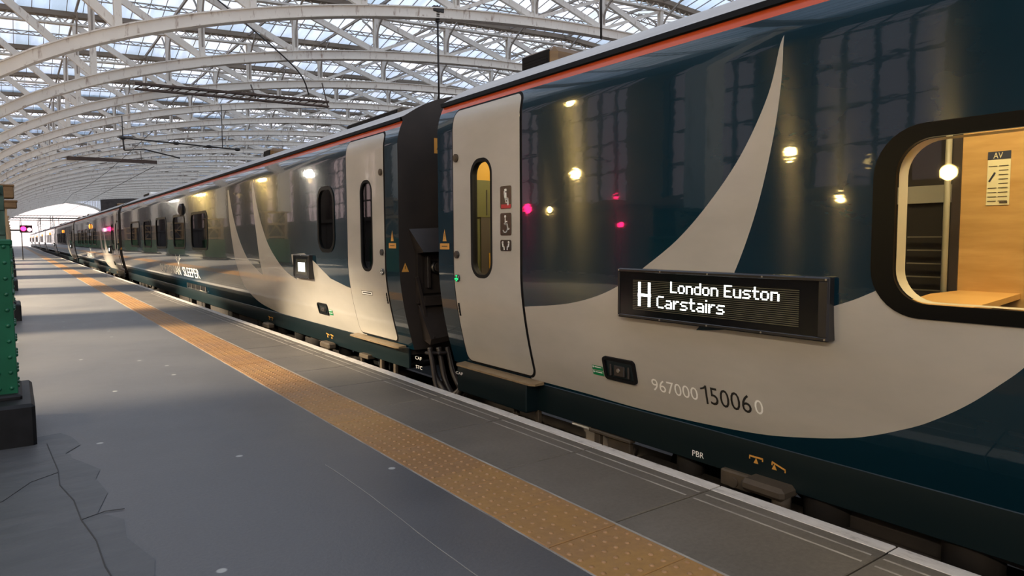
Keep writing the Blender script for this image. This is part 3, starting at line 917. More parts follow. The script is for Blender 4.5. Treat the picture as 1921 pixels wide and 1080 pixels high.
for (yc, tilt) in ((2.300, 0.), (2.155, .30)):
    b = MB()
    a = Vector((yc+.04, .045-(.0 if tilt == 0 else -.0))); d = Vector((-cos(tilt), -sin(tilt)))
    p0 = Vector((yc+.04, .044)); p1 = p0+d*.085
    stroke(b, [p0, p1], .010, flat=xk)
    stroke(b, [p0+Vector((0, -.005)), p0+Vector((0, -.016))], .008, flat=xk); stroke(b, [p1+Vector((0, -.003)), p1+Vector((0, -.014))], .008, flat=xk)
    q = (p0+p1)/2 if tilt == 0 else p0+d*.015
    flatpoly(b, [q+Vector((0, -.004)), q+Vector((.016, -.036)), q+Vector((-.016, -.036))], flat=xk)
    b.build('jacking_mark', M['yellow'], near)
b = MB(); b.rbox((XS+.03, 2.05, -.125), (XS+.19, 2.32, -.052), .022, 0); b.tube([(XS+.10, 2.1, -.19), (XS+.10, 2.1, -.1)], .05, 12); b.rbox((XS+.12, 2.30, -.17), (XS+.2, 2.52, -.07), .01); b.disc((XS+.115, 2.42, -.13), (1, 0, 0), .03, .02, 14)
b.build('lifting_pad', M['brown_grime'], near)
b = MB(); b.rbox((XS+.16, 3.30, -.30), (XS+.20, 3.52, -.1), .008); b.rbox((XS+.16, 3.60, -.34), (XS+.2, 3.66, -.1), .006); b.rbox((XS+.14, 3.28, -.12), (XS+.2, 3.70, -.095), .006); b.build('bracket', M['brown_grime'], near)
for y in (4.32, 4.62): b = MB(); b.rbox((XS+.16, y, -.34), (XS+.2, y+.045, -.08), .006); b.build('bracket', M['brown_grime'], near)
b = MB(); b.rbox((XS+.22, 3.62, -.145), (XS+.26, 3.98, -.115), .006); b.build('pipe_and_gap_light', M['white_letter'], near)  # white bar: bright gap beneath the train, light modelled as a part
pods(near, [(4.74, 5.25, 3.9, 2.985, M['box_wood'])])
# interior of the near coach
b = MB()
b.bbox((XS+.18, -3.2, .20), (5.9, 5.55, .25), 0); b.bbox((5.82, -3.2, .25), (5.87, 5.55, 2.4), 1); b.bbox((XS+.18, -3.2, 2.36), (5.9, 5.55, 2.40), 1); b.bbox((XS+.12, -3.25, .25), (5.9, -3.2, 2.36), 1)
b.build('interior_lining', [M['dark_lining'], M['cream']], near)
b = MB(); b.bbox((4.42, -3.2, .25), (4.46, 1.70, 2.36)); b.build('partition', M['wood'], near)
b = MB(); b.tube([(4.40, 1.765, .25), (4.40, 1.765, 2.36)], .017, 12, 0); b.bbox((4.41, 1.70, .25), (4.47, 1.745, 2.36), 1); b.build('door_post', [M['pole'], M['boxdark']], near)
b = MB(); b.rbox((5.0, 2.2, .25), (5.5, 2.75, .95), .04); b.rbox((5.0, 2.65, .9), (5.5, 2.8, 1.35), .04); b.build('seat', M['dark_seat'], near)
b = MB()
for i in range(5): b.bbox((4.72, 1.90, .95+i*.085), (4.74, 2.12, .957+i*.085))
b.build('shelf', M['pole'], near)
b = MB(); b.bbox((4.75, 1.5, 1.51), (4.78, 3.1, 1.62)); b.build('valance_panel', M['cream'], near)
b = MB(); b.bbox((4.78, 1.5, .25), (4.80, 3.1, 2.3)); b.build('inner_bulkhead', M['dark_lining'], near)
b = MB(); tz = .985; P = [(XS+.12, 1.53), (4.05, 1.69), (4.42, 1.69), (4.42, 1.39), (3.53, 1.26), (XS+.12, 1.24)]
b.add([(x, y, tz) for x, y in P]+[(x, y, tz-.03) for x, y in P], [(0,1,2,3,4,5)[::-1], (6,7,8,9,10,11)] + [(i, (i+1) % 6, 6+(i+1) % 6, 6+i) for i in range(6)])
b.build('table', M['table'], near)
b = MB(); xp = 4.418
b.bbox((xp-.002, 1.462, 1.468), (xp, 1.572, 1.762), 0); b.bbox((xp-.003, 1.462, 1.718), (xp-.002, 1.572, 1.762), 1)
letter(b, 'AV', 1.545, 1.50, 1.724, 1.756, flat=xp-.0035, mi=0)
stroke(b, [(1.56, 1.60), (1.535, 1.645)], .010, mi=1, flat=xp-.004)
for i in range(9):
    z = 1.49+i*.024
    stroke(b, [(1.515, z), (1.472, z)], .004, mi=2, flat=xp-.004)
    if i < 4 or i > 7: stroke(b, [(1.565, z), (1.525, z)], .004, mi=2, flat=xp-.004)
stroke(b, [(1.505, 1.482), (1.472, 1.482)], .010, mi=2, flat=xp-.004)
b.build('poster', [M['paper'], M['navy'], M['brown_grime']], near)
ye = 5.50
b = MB(); b.bbox((3.36, ye, .25), (5.8, ye+.03, 1.85), 0); b.bbox((3.36, ye, 1.85), (5.8, ye+.03, 2.36), 1); b.bbox((3.62, ye-.012, .3), (3.72, ye, 1.50), 2); b.bbox((3.50, ye-.015, 1.50), (3.8, ye, 1.512), 0); b.bbox((3.705, ye-.02, .4), (3.80, ye, 1.16), 1); b.bbox((3.69, ye-.008, 1.52), (3.70, ye, 1.76), 2)
b.build('vestibule_wall', [M['green_wall'], M['yellow_wall'], M['dark_lining']], near)
b = MB(); b.bbox((4.6, 3.2, .25), (4.64, 5.5, 2.36)); b.build('vestibule_side', M['yellow_wall'], near)
b = MB(); b.bbox((XS+.16, 3.16, .25), (5.8, 3.2, 2.36)); b.build('vestibule_partition', M['dark_lining'], near)
b = MB(); b.bbox((3.6, -.2, 2.33), (3.9, 1.9, 2.355)); b.build('ceiling_light', M['coach_light'], near)
b = MB(); b.bbox((3.6, 4.1, 2.33), (4.1, 5.2, 2.355)); b.build('ceiling_light', M['coach_light'], near)

# ------------------------------------------------------------------ following coaches
B0, B1 = 6.44, 28.64
second = empty('sleeper_coach', (XC, (B0+B1)/2, -.9), 'second teal sleeper coach, seen just beyond the dark gap between the coaches', 'train coach', 'coaches of the standing train')
d2 = door_poly(6.765, 7.765)
low2 = [(7.62, .136), (8.651, .114), (9.778, .12), (10.569, .127), (11.181, .151), (11.819, .215), (12.23, .306), (12.555, .447), (12.737, .591), (12.828, .75), (13.023, 1.111), (13.249, 1.663), (13.30, 2.20)]
t1r = [(13.22, 2.20), (13.025, 1.8), (12.658, 1.35), (12.162, 1.0), (11.633, .81), (11.324, .725)]
t2l = [(11.324, .725), (11.505, 1.24), (11.684, 1.816), (11.72, 2.22)]
t2r = [(11.66, 2.22), (11.392, 1.72), (10.981, 1.266), (10.499, .985), (10.103, .822), (9.702, .73)]
t3 = [(9.702, .73), (9.85, 1.085), (9.3, 1.11), (8.909, 1.0), (8.394, .803), (7.876, .723), (7.62, .70)]
light2 = spline(low2)+spline(t1r)+spline(t2l)[1:]+spline(t2r)+t3[1:]
nw_o = rrect(8.17, 8.75, 1.13, 1.965, .2); nw_i = rrect(8.215, 8.705, 1.175, 1.92, .16)
wins = [(15.0, 16.6), (17.25, 18.7), (19.6, 21.2), (22.0, 23.4), (24.2, 26.2)]
wo = [rrect(a, c, 1.08, 1.90, .18) for a, c in wins]; wi = [rrect(a+.06, c-.06, 1.13, 1.85, .14) for a, c in wins]
shell(second, B0, B1, [d2, nw_i]+wi, [(light2, 1), (grow(d2, .022), 6)])
make_skirt(second, B0, B1); make_bogie(second, 10.0); make_bogie(second, 25.2); make_gear(second, 12.3, 23, 5)
d2o = make_door(second, 6.765, 7.765, (7.09, 7.36, .965, 1.925), btn_far=False)
st2 = make_step(second, 6.585, 7.86, False)
b = MB(); flatpoly(b, rrect(7.16, 7.455, .662, .708, .004, 3), .009, 0); flatpoly(b, rrect(7.168, 7.447, .668, .702, .004, 3), .0098, 1); stroke(b, [(7.42, .685), (7.2, .685)], .014, .0105, 0)
b.build('door_label', [M['black_letter'], M['white_letter']], d2o)
coach_window(second, nw_o, nw_i, M['dark_glass'], False)
for a, c in zip(wo, wi): coach_window(second, a, c, M['dark_glass'], False)
def far_writer(b, x):
    for i in range(14):
        z = .985-.125*(i+.5)/14
        b.bbox((x, 9.15, z-.004), (x+.001, 9.42, z+.004))
led_display(second, 8.98, 9.62, .765, 1.09, (9.08, 9.5, .82, 1.03), [far_writer])
release(second, 8.70, 9.05, .30, .45, 8.56, 8.68, .31, .38)
corner_warning(second, 6.585, 1.275)
b = MB(); letter(b, 'CAF', 6.41, 6.27, .035, .070, flat=XS+.153); letter(b, 'STC', 6.40, 6.26, -.06, -.025, flat=XS+.153); b.build('builder_mark', M['white_letter'], second)
b = MB()
letter(b, 'CALEDONIAN', 21.1, 18.3, .44, .66); letter(b, 'SLEEPER', 17.95, 16.2, .44, .66)
# small antlered emblem above the words
for s in (1, -1):
    stroke(b, [(18.3, .70), (18.3+.08*s, .78), (18.3+.20*s, .84), (18.3+.26*s, .94)], .022); stroke(b, [(18.3+.12*s, .80), (18.3+.10*s, .90)], .018); stroke(b, [(18.3+.2*s, .84), (18.3+.34*s, .86)], .018)
stroke(b, [(18.3, .68), (18.3, .76)], .03)
b.build('operator_name', M['white_letter'], second)
b = MB(); skin(b, rrect(15.9, 17.9, .175, .29, .01, 2), off=.004, ystep=1)
for i in range(5): y = 15.95+i*.48; b.rbox((sf(.2)-.02, y-.02, .165), (sf(.29)-.0, y+.02, .30), .004, 1)
b.rbox((sf(.17)-.03, 15.9, .15), (sf(.17), 17.9, .17), .004, 1)
b.build('step_grille', [M['black'], M['steel']], second)
def indicator(root, y, m):
    b = MB(); b.rbox((XS-.02, y-.18, 1.86), (XS+.01, y+.18, 2.14), .012, 0); b.sphere((XS-.02, y, 2.0), .125, 14, 8, 1, (.5, 1.3, 1)); b.build('indicator_lamp', [M['black'], m], root)
pods(second, [(7.9, 9.6, 4.0, 2.955, M['brown_grime']), (13.0, 13.5, 3.95, 2.99, M['box_wood']), (26.6, 27.9, 3.9, 2.95, M['white_letter'])])
for y in (8.7, 11.3):
    b = MB(); b.rbox((XS+.02, y-.16, -.13), (XS+.13, y+.16, -.05), .018); b.tube([(XS+.09, y, -.2), (XS+.09, y, -.1)], .05, 12); b.build('lifting_pad', M['brown_grime'], second)
b = MB(); xk = XS+.1525
for y in (8.9, 8.75, 11.5, 11.35): b = MB(); stroke(b, [(y+.05, .03), (y-.05, .02)], .014, flat=xk); flatpoly(b, [(y, .02), (y+.02, -.02), (y-.02, -.02)], flat=xk); b.build('jacking_mark', M['yellow'], second)
for lo, hi in (((XS+.16, 6.9, -.34), (XS+.2, 6.95, -.08)), ((XS+.16, 7.25, -.32), (XS+.2, 7.3, -.08)), ((XS+.1, 7.5, -.12), (XS+.2, 7.75, -.07)), ((XS+.11, 7.7, -.18), (XS+.15, 7.74, -.08))):
    b = MB(); b.rbox(lo, hi, .006); b.build('bracket', M['brown_grime'], second)
# equipment on the end wall facing the gap
Ye = B0
b = MB()
b.add([(3.34, Ye, 1.40), (3.80, Ye, 1.42), (3.80, Ye-.02, 1.42), (3.34, Ye-.02, 1.40), (3.40, Ye-.22, 1.16), (3.84, Ye-.22, 1.17), (3.84, Ye, 1.16), (3.42, Ye, 1.14)], [(0,1,2,3), (3,2,5,4), (4,5,6,7), (0,3,4,7), (1,6,5,2)])
b.bbox((3.42, Ye-.05, .62), (3.48, Ye, 1.15)); b.bbox((3.48, Ye-.03, .72), (3.9, Ye, 1.14))
b.rbox((3.52, Ye-.08, .78), (3.56, Ye, 1.12), .006)
hood = b.build('jumper_housing', M['boxdark'], second)
b = MB(); b.disc((3.62, Ye-.08, 1.0), (0, 1, 0), .065, .10, 20, 0); b.disc((3.62, Ye-.135, 1.0), (0, 1, 0), .048, .02, 20, 1); b.build('socket', [M['darksteel'], M['boxdark']], hood)
b = MB()
b.add([(3.44, Ye, .60), (3.86, Ye, .60), (3.92, Ye, .26), (3.50, Ye, .22), (3.42, Ye-.05, .60), (3.82, Ye-.05, .60), (3.86, Ye-.24, .30), (3.46, Ye-.24, .26), (3.86, Ye-.22, .24), (3.46, Ye-.22, .20)],
      [(4,5,1,0), (4,7,6,5), (7,9,8,6), (9,3,2,8), (0,3,9,7,4), (1,5,6,8,2)])
b.bbox((3.46, Ye-.12, .60), (3.84, Ye-.02, .70)); b.beam((3.48, Ye-.10, .45), (3.40, Ye-.06, .9), .03, .04)
b.disc((3.50, Ye-.235, .275), (0, 1, 0), .012, .01, 10)
b.build('coupler_box', M['boxdark'], second)
b = MB()
yw = Ye-.003
b.add([(3.255, yw, .955), (3.34, yw, .955), (3.297, yw, 1.05)], [(0,1,2)], 0)
b.beam((3.297, yw-.002, .985), (3.297, yw-.002, 1.02), .006, .003, 1)
b.build('warning_sign', [M['yellow'], M['black_letter']], second); b = MB()
b.add([(3.66, yw, 2.20), (3.80, yw, 2.20), (3.80, yw, 2.36), (3.66, yw, 2.36)], [(0,1,2,3)], 0)
b.add([(3.69, yw-.001, 2.24), (3.77, yw-.001, 2.24), (3.73, yw-.001, 2.33)], [(0,1,2)], 1)
b.build('warning_sign', [M['yellow'], M['black_letter']], second)
# gangway bellows joining the two coaches
b = MB()
for i in range(9):
    y = A1+.07+(B0-A1-.14)*i/8; r = .05 if i % 2 else 0
    for (p0, p1) in (((XC-.62+r, .25), (XC-.62+r, 2.35)), ((XC-.62+r, 2.35-r), (XC+.62-r, 2.35-r)), ((XC+.62-r, 2.35), (XC+.62-r, .25))):
        b.beam((p0[0], y, p0[1]), (p1[0], y, p1[1]), .085, .11, up=(0, 1, 0))
gw = local_origin(b.build('gangway_bellows', M['endwall'])); tag(gw, 'dark ribbed gangway bellows in the gap between the two nearest coaches', 'gangway')
# looping cables in the gap
for i, (xa, xb, zl, ya_, r, lab) in enumerate(((3.47, 3.66, -.30, 6.22, .028, 'leftmost dark jumper cable looping below the coupler box'), (3.55, 3.70, -.34, 6.18, .030, 'second dark jumper cable looping below the coupler box'), (3.63, 3.78, -.28, 6.14, .026, 'third dark jumper cable looping in the coach gap'), (3.41, 3.58, -.38, 6.12, .022, 'thinnest jumper cable, hanging lowest in the coach gap'))):
    P = spline([(xa, ya_+.03, .17), (xa+.01, ya_, .05), (xa+.03, ya_-.06, zl+.15), ((xa+xb)/2, (ya_+5.75)/2, zl), (xb, 5.80, zl+.2), (xb, 5.71, .1), (xb, 5.67, .42)], k=6)
    b = MB(); b.tube(P, r, 8)
    if i < 2: b.rbox((xa-.05, ya_-.06, .10), (xa+.06, ya_+.06, .13), .01)
    o = local_origin(b.build('jumper_cable', M['boxdark'])); tag(o, lab, 'cable', 'cables in the gap between coaches')

# third and farther coaches
PITCH = 23.02
words = ['third', 'fourth', 'fifth', 'sixth', 'seventh', 'eighth', 'ninth']
third = copy_tree(second); third.location.y += PITCH
third['label'] = 'third sleeper coach from the camera, with an amber lamp high on its side'
indicator(second, (B0+B1)/2, M['boxdark'])
prev_light = MB()
indicator(third, (B0+B1)/2+PITCH, M['bil_on'])
for k in range(1, 7):
    c = copy_tree(third if k < 2 else fourth, skip=('bogie', 'equipment_box', 'pipe_and_gap_light', 'release_handle', 'green_sticker', 'warning_sign', 'jacking_mark', 'lifting_pad', 'bracket', 'builder_mark', 'jumper_housing', 'coupler_box', 'door_label', 'operator_name', 'step_grille'))
    c.location.y = second.location.y+PITCH*(k+1)
    if k == 1: fourth = c
    c['label'] = '%s teal sleeper coach from the camera, far along the curving train' % words[k] if False else '%s sleeper coach from the camera, small in the distance with an amber lamp' % words[k]
    if k >= 4: c['label'] = 'far end sleeper coach, merged with its neighbours near the bright station mouth'; 

# ------------------------------------------------------------------ columns
def make_column(i, yf):
    X0, X1, = -.84, -.013
    lab = ['green riveted column at the left edge with black plinth, nearest one', 'second column along the platform, brown box hanging on its side', 'third column along the platform behind the brown-boxed one', 'fourth column along the platform'][i] if i < 4 else 'far column in the row along the platform, hidden almost wholly behind nearer ones'
    root = empty('column', ((X0+X1)/2, yf+.45, 0), lab, 'column', 'columns along the platform')
    b = MB(); b.rbox((X0-.09, yf, -.02), (X1+.083, yf+.95, .27), .02); b.rbox((X0-.03, yf+.20, .26), (X1+.02, yf+.80, .30), .012)
    b.build('plinth', M['plinth'], root)
    y0, y1 = yf+.29, yf+.72
    b = MB()
    b.rbox((X0, y0, .27), (X1, y1, 1.30), .008)
    for x in (X0+.06, X1-.06): b.rbox((x-.06, y0-.012, .29), (x+.06, y1+.012, 1.29), .004)
    b.rbox((X0-.02, y0-.02, 1.27), (X1+.012, y1+.02, 1.31), .008)
    cs = b.build('casing', M['green_paint'], root)
    if i < 3:
        b = MB()
        for k in range(10):
            z = .335+k*.103
            for x in (X0+.04, X0+.11, (X0+X1)/2, X1-.10, X1-.035):
                dome_y(b, x, y0-.012, z, .014)
            for y in (y0+.07, y0+.22, y0+.36): dome_x(b, X1, y, z, .014)
        tag(b.build('rivet', M['green_paint'], cs), kind='stuff')
    b = MB(); x0, x1 = X0+.05, X1-(.02 if i == 0 else .06); zt = 1.66 if i == 0 else 2.2
    for x in (x0+.05, x1-.05):
        b.bbox((x-.05, y0+.04, 1.30), (x+.05, y1-.04, zt))
    for z in (1.34, 1.34+(zt-1.34)*.5, zt-.06): b.bbox((x0, y0+.03, z), (x1, y1-.03, z+.06))
    b.beam((x0+.06, y0+.05, 1.36), (x1-.06, y0+.05, zt-.05), .02, .07, up=(0, 1, 0)); b.beam((x1-.06, y0+.07, 1.36), (x0+.06, y0+.07, zt-.05), .02, .07, up=(0, 1, 0))
    b.rbox((X0, y0, zt-.06), (X1-.03, y1, zt), .01)
    b.build('shaft', M['green_dark'] if i == 0 else M['tan_shaft'], root)  # nearest shaft green, the farther ones tan
    b = MB(); b.bbox((X0-.1, y0+.05, zt), (X0+.25, y1-.05, 6.4)); b.rbox((X0-.3, y0-.05, 6.3), (X0+.4, y1+.05, 6.55), .03)
    b.build('upper_shaft', M['cream_steel'], root)
    if i == 1:
        for j, (z0, z1, xr) in enumerate(((1.98, 2.20, .06), (1.82, 1.95, .09))):
            b = MB(); b.rbox((X1-.30, y0-.25, z0), (xr, y0+.05, z1), .015); b.rbox((X1-.31, y0-.27, z1-.03), (xr+.01, y0+.06, z1), .008)
            b.build('cable_box', M['box_wood'], root)
    return root
def dome_y(mb, x, y, z, r):
    vs = []; n = 8
    for rr, d in ((1, 0), (.75, .7), (.35, 1)):
        for q in range(n): vs.append((x+r*rr*cos(2*pi*q/n), y-r*.8*d, z+r*rr*sin(2*pi*q/n)))
    fs = [(i*n+q, i*n+(q+1) % n, (i+1)*n+(q+1) % n, (i+1)*n+q) for i in range(2) for q in range(n)]+[tuple(2*n+q for q in range(n))]
    mb.add(vs, fs, 0, True)
def dome_x(mb, x, y, z, r):
    vs = []; n = 8
    for rr, d in ((1, 0), (.75, .7), (.35, 1)):
        for q in range(n): vs.append((x+r*.8*d, y+r*rr*cos(2*pi*q/n), z+r*rr*sin(2*pi*q/n)))
    fs = [(i*n+q, i*n+(q+1) % n, (i+1)*n+(q+1) % n, (i+1)*n+q) for i in range(2) for q in range(n)]+[tuple(2*n+q for q in range(n))]
    mb.add(vs, fs, 0, True)
for i in range(14): make_column(i, 5.26+8.4*i)

# ------------------------------------------------------------------ roof trusses
TY, TS = 27.6, 8.6
CX = 30.6
def zlow(x): return 1.3+2.2+8.8*sqrt(max(0, 1-((CX-x)/33.)**2))
def ztop(x): return 12.78+.047*(CX-abs(CX-x))
XL = 3.3; PW = 4.55
PX = [XL+PW*k for k in range(-1, 14)]
def truss_parts(root, y, single=False):
    def out(b, name, parent):
        return b.build(name, M['cream_steel'], parent)
    mb1 = MB() if single else None
    # lower chord
    b = mb1 or MB(); xs = [-2.2+i*1.0 for i in range(66)]; xs = [x for x in xs if x <= 63.4]
    for (wd, z0, z1) in ((.46, -.26, -.21), (.30, -.21, .17), (.46, .17, .22)):
        vs = []
        for x in xs:
            z = zlow(x); vs += [(x, y-wd/2, z+z0), (x, y+wd/2, z+z0), (x, y+wd/2, z+z1), (x, y-wd/2, z+z1)]
        fs = [(4*i+j, 4*i+(j+1) % 4, 4*(i+1)+(j+1) % 4, 4*(i+1)+j) for i in range(len(xs)-1) for j in range(4)]
        b.add(vs, fs, 0, False)
    if not single: out(b, 'lower_chord', root)
    # upper chord: two flanges and lacing
    b = mb1 or MB()
    for (xa, xb) in ((-2.2, CX), (CX, 63.4)):
        for dz in (0, .55):
            b.beam((xa, y, ztop(xa)+dz), (xb, y, ztop(xb)+dz), .34, .10)
    if not single:
        x = -2.2; s = 0
        while x < 50:
            b.beam((x, y, ztop(x)+(.02 if s else .53)), (x+.45, y, ztop(x+.45)+(.53 if s else .02)), .04, .06); x += .45; s = 1-s
        out(b, 'upper_chord', root)
    for i, x in enumerate(PX):
        if x < -1.5 or x > 62.5: continue
        zb, zt = zlow(x)+.15, ztop(x)
        b = mb1 or MB()
        for d in (-.11, .11): b.beam((x, y+d, zb), (x, y+d, zt), .24, .05, up=(0, 1, 0))
        if not single:
            z = zb+.3
            while z < zt-.3:
                b.beam((x, y-.11, z), (x, y+.11, z+.2), .12, .03); z += .4
            vt = out(b, 'vertical_strut', root)
            if zt-zb > 1.4:
                zz = max(zb+.25, zt-2.6)
                for s in (-1, 1):
                    k = MB(); P = spline([(x, y+s*.12, zz), (x, y+s*.28, zz+.5*(zt-zz)), (x, y+s*.75, zz+.8*(zt-zz)), (x, y+s*1.7, zt+.25)], k=4)
                    for p0, p1 in zip(P, P[1:]): k.beam(p0, p1, .07, .09)
                    k.build('bracket', M['lattice'], vt)
        if x+PW < 62.5 and i+1 < len(PX):
            x2 = PX[i+1]; b = mb1 or MB()
            if x < CX-.1:
                pr = [((x, ztop(x)-.05), (x2, zlow(x2)+.2))]
                if x > 15: pr.append(((x, zlow(x)+.2), (x2, ztop(x2)-.05)))
            else: pr = [((x, zlow(x)+.2), (x2, ztop(x2)-.05))]
            for q, (p0, p1) in enumerate(pr):
                b.beam((p0[0], y, p0[1]), (p1[0], y, p1[1]), .16 if q == 0 else .1, .30 if q == 0 else .16)
            if not single: out(b, 'diagonal_brace', root)
    if single: out(mb1, 'truss_frame', root)
tlab = ['nearest arched cream roof truss, its curved lower chord crossing the top edge of the view', 'second nearest arched cream roof truss, below the one at the top edge', 'third nearest arched cream roof truss, above the long brown girder', 'fourth nearest arched cream roof truss, behind the long brown girder', 'fifth nearest arched cream roof truss in the row receding under the glass', 'sixth nearest arched cream roof truss in the row receding under the glass']
tr0 = None; tr_far = None
NT = 21
for i in range(NT):
    y = TY+TS*i
    if i == 0:
        tr0 = empty('roof_truss', (CX, y, 3.5)); truss_parts(tr0, y); t = tr0
    elif i < 11:
        t = copy_tree(tr0); t.location.y = y
    elif i == 11:
        tr_far = empty('roof_truss', (CX, y, 3.5)); truss_parts(tr_far, y, True); t = tr_far
    else:
        t = copy_tree(tr_far); t.location.y = y
    tag(t, tlab[i] if i < 6 else ('mid-distance arched cream roof truss among the closely packed ones' if i < 11 else 'far small arched cream roof truss near the bright station mouth'), 'roof truss', 'arched roof trusses over the tracks')

# ------------------------------------------------------------------ glazed roof, one ridge per bay
RX0, RX1 = -10., 68.
def zr(x): return ztop(x)+.62
def bay(yc, full=True):
    root = empty('ceiling', (CX, yc, 13.5), kind='structure')
    ya, ym, yb = yc-TS/2, yc, yc+TS/2; rise = .95
    b = MB()
    for (xa, xb) in ((RX0, CX), (CX, RX1)):
        b.add([(xa, ya+.2, zr(xa)), (xb, ya+.2, zr(xb)), (xb, ym, zr(xb)+rise), (xa, ym, zr(xa)+rise)], [(0,1,2,3)])
        b.add([(xa, ym, zr(xa)+rise), (xb, ym, zr(xb)+rise), (xb, yb-.2, zr(xb)), (xa, yb-.2, zr(xa))], [(0,1,2,3)])
    b.build('glazing', M['roof_glass'], root)
    b = MB(); x = RX0
    while x < RX1:
        for (p, q) in (((ya+.2, 0), (ym, rise)), ((ym, rise), (yb-.2, 0))):
            b.beam((x, p[0], zr(x)+p[1]-.03), (x, q[0], zr(x)+q[1]-.03), .03, .05)
        x += .76
    b.build('glazing_bar', M['lattice'], root)
    b = MB()
    for (xa, xb) in ((RX0, CX), (CX, RX1)):
        b.beam((xa, ya, zr(xa)-.12), (xb, ya, zr(xb)-.12), .5, .26)
    b.build('gutter', M['gutter'], root)
    b = MB()
    def lat(y, dz, depth):
        for (xa, xb) in ((RX0, CX), (CX, RX1)):
            for d in (0, depth): b.beam((xa, y, zr(xa)+dz-d), (xb, y, zr(xb)+dz-d), .07, .05)
        x = RX0; s = 0
        while x < RX1-.5:
            b.beam((x, y, zr(x)+dz-(depth if s else 0)), (x+.38, y, zr(x+.38)+dz-(0 if s else depth)), .03, .04); x += .38; s = 1-s
    lat(ym, rise-.12, .32); lat((ym+yb)/2, rise/2-.1, .2)
    b.build('purlin', M['lattice'], root)
    b = MB()
    for x in PX[:]:
        z = ztop(x)+.5
        b.beam((x, ya, z), (x, yb, z), .09, .14)
    b.build('roof_beam', M['lattice'], root)
    return root
bay0 = None
for i in range(-5, NT):
    yc = TY+TS*(i+.5)
    if bay0 is None: bay0 = bay(yc)
    else:
        c = copy_tree(bay0); c.location.y = yc

# ------------------------------------------------------------------ end screen and outside
YE = TY+TS*NT-.5
es = empty('end_screen', (8, YE, 9), 'distant glazed end screen arching over the bright station mouth', 'end screen')
b = MB(); gl = MB(); XA, XB = -2.6, 19.
def zend(x):
    t = (x-(XA+XB)/2)/((XB-XA)/2); return 1.3+6.9+2.9*sqrt(max(0, 1-t*t*.97))
n = 60
for i in range(n):
    xa = XA+(XB-XA)*i/n; xb = XA+(XB-XA)*(i+1)/n
    b.beam((xa, YE, zend(xa)), (xb, YE, zend(xb)), .4, .55)
    b.bbox((xa-.05, YE-.08, zend(xa)), (xa+.05, YE+.08, zr(xa)+.3))
    gl.add([(xa, YE, zend(xa)), (xb, YE, zend(xb)), (xb, YE, zr(xb)+1.2), (xa, YE, zr(xa)+1.2)], [(0,1,2,3)])
for dz in (2.2, 3.8): b.beam((XA, YE, 9+dz), (XB, YE, 9.4+dz), .15, .2)
b.build('screen_frame', M['cream_steel'], es); gl.build('screen_glass', M['roof_glass'], es)
b = MB(); b.bbox((-9.5, YE-.3, -1), (XA, YE+.3, 16)); b.bbox((XB, YE-.3, 6.5), (70, YE+.3, 17)); b.build('wall_far', M['stone']); 
wf = bpy.data.objects['wall_far']; tag(wf, 'far end wall either side of the glazed arch', 'wall', kind='structure')
for (x, wd, hgt, y, lab) in ((-14, 12, 6, 262, 'low pale building outside the station mouth, left'), (30, 18, 5, 275, 'pale block outside the station mouth behind the train')):
    b = MB(); b.bbox((x-wd/2, y, -1.1), (x+wd/2, y+12, hgt))
    for r in range(3):
        for q in range(5): b.bbox((x-wd/2+.8+q*wd/5, y-.05, 1.2+r*2.5), (x-wd/2+.8+q*wd/5+1, y, 2.8+r*2.5), 1)
    o = local_origin(b.build('building', [M['building'], M['dark_iron']])); tag(o, lab, 'building')
for k, (y, x0, x1) in enumerate(((214, -2, 26), (236, -4, 30))):
    b = MB()
    for x in (x0, x0+10.5, x1):
        for d in (-.25, .25): b.beam((x+d, y, -1.1), (x+d, y, 7.6), .12, .12)
        for q in range(10): b.beam((x-.25, y, -.8+q*.8), (x+.25, y, 0+q*.8), .05, .06)
    for dz in (7.0, 7.7): b.beam((x0, y, dz), (x1, y, dz), .14, .14)
    q = x0
    while q < x1: b.beam((q, y, 7.0), (q+.7, y, 7.7), .06, .06); q += .7
    for x in (2, 6, 10, 15): b.beam((x, y, 7), (x, y, 5.4), .1, .1); b.beam((x, y, 5.5), (x+1.2, y, 5.2), .05, .05)
    o = local_origin(b.build('wire_gantry', M['dark_iron'])); tag(o, 'dark lattice wire gantry outside the station mouth, %s' % ('nearer one' if k == 0 else 'farther one'), 'gantry', 'wire gantries outside the station')

# ------------------------------------------------------------------ overhead line fittings
def thing_mesh(name, b, m, label, cat, group=None):
    o = local_origin(b.build(name, m)); return tag(o, label, cat, group)
b = MB(); y = 43.6
b.beam((5.9, y, 9.95), (17.0, y, 10.15), .28, .12); b.beam((5.9, y, 9.65), (17.0, y, 9.85), .28, .10)
q = 5.9
while q < 16.8: b.beam((q, y, 9.68+(q-5.9)*.018), (q+.5, y, 9.95+(q-5.4)*.018), .05, .05); q += .5
for x in (7.85, 12.4, 16.95): b.beam((x, y, 9.9), (x, y+.9, zlow(x)), .06, .06)
thing_mesh('wire_boom', b, M['rust_beam'], 'long brown horizontal girder hung below the roof trusses', 'girder')
b = MB(); y = 79
b.beam((4.6, y, 9.2), (12.4, y, 9.25), .2, .34)
for x in (6, 11): b.beam((x, y, 9.3), (x, y+.5, zlow(x)), .06, .06)
thing_mesh('wire_boom', b, M['rust_beam'], 'short distant dark girder low over the far coaches', 'girder')
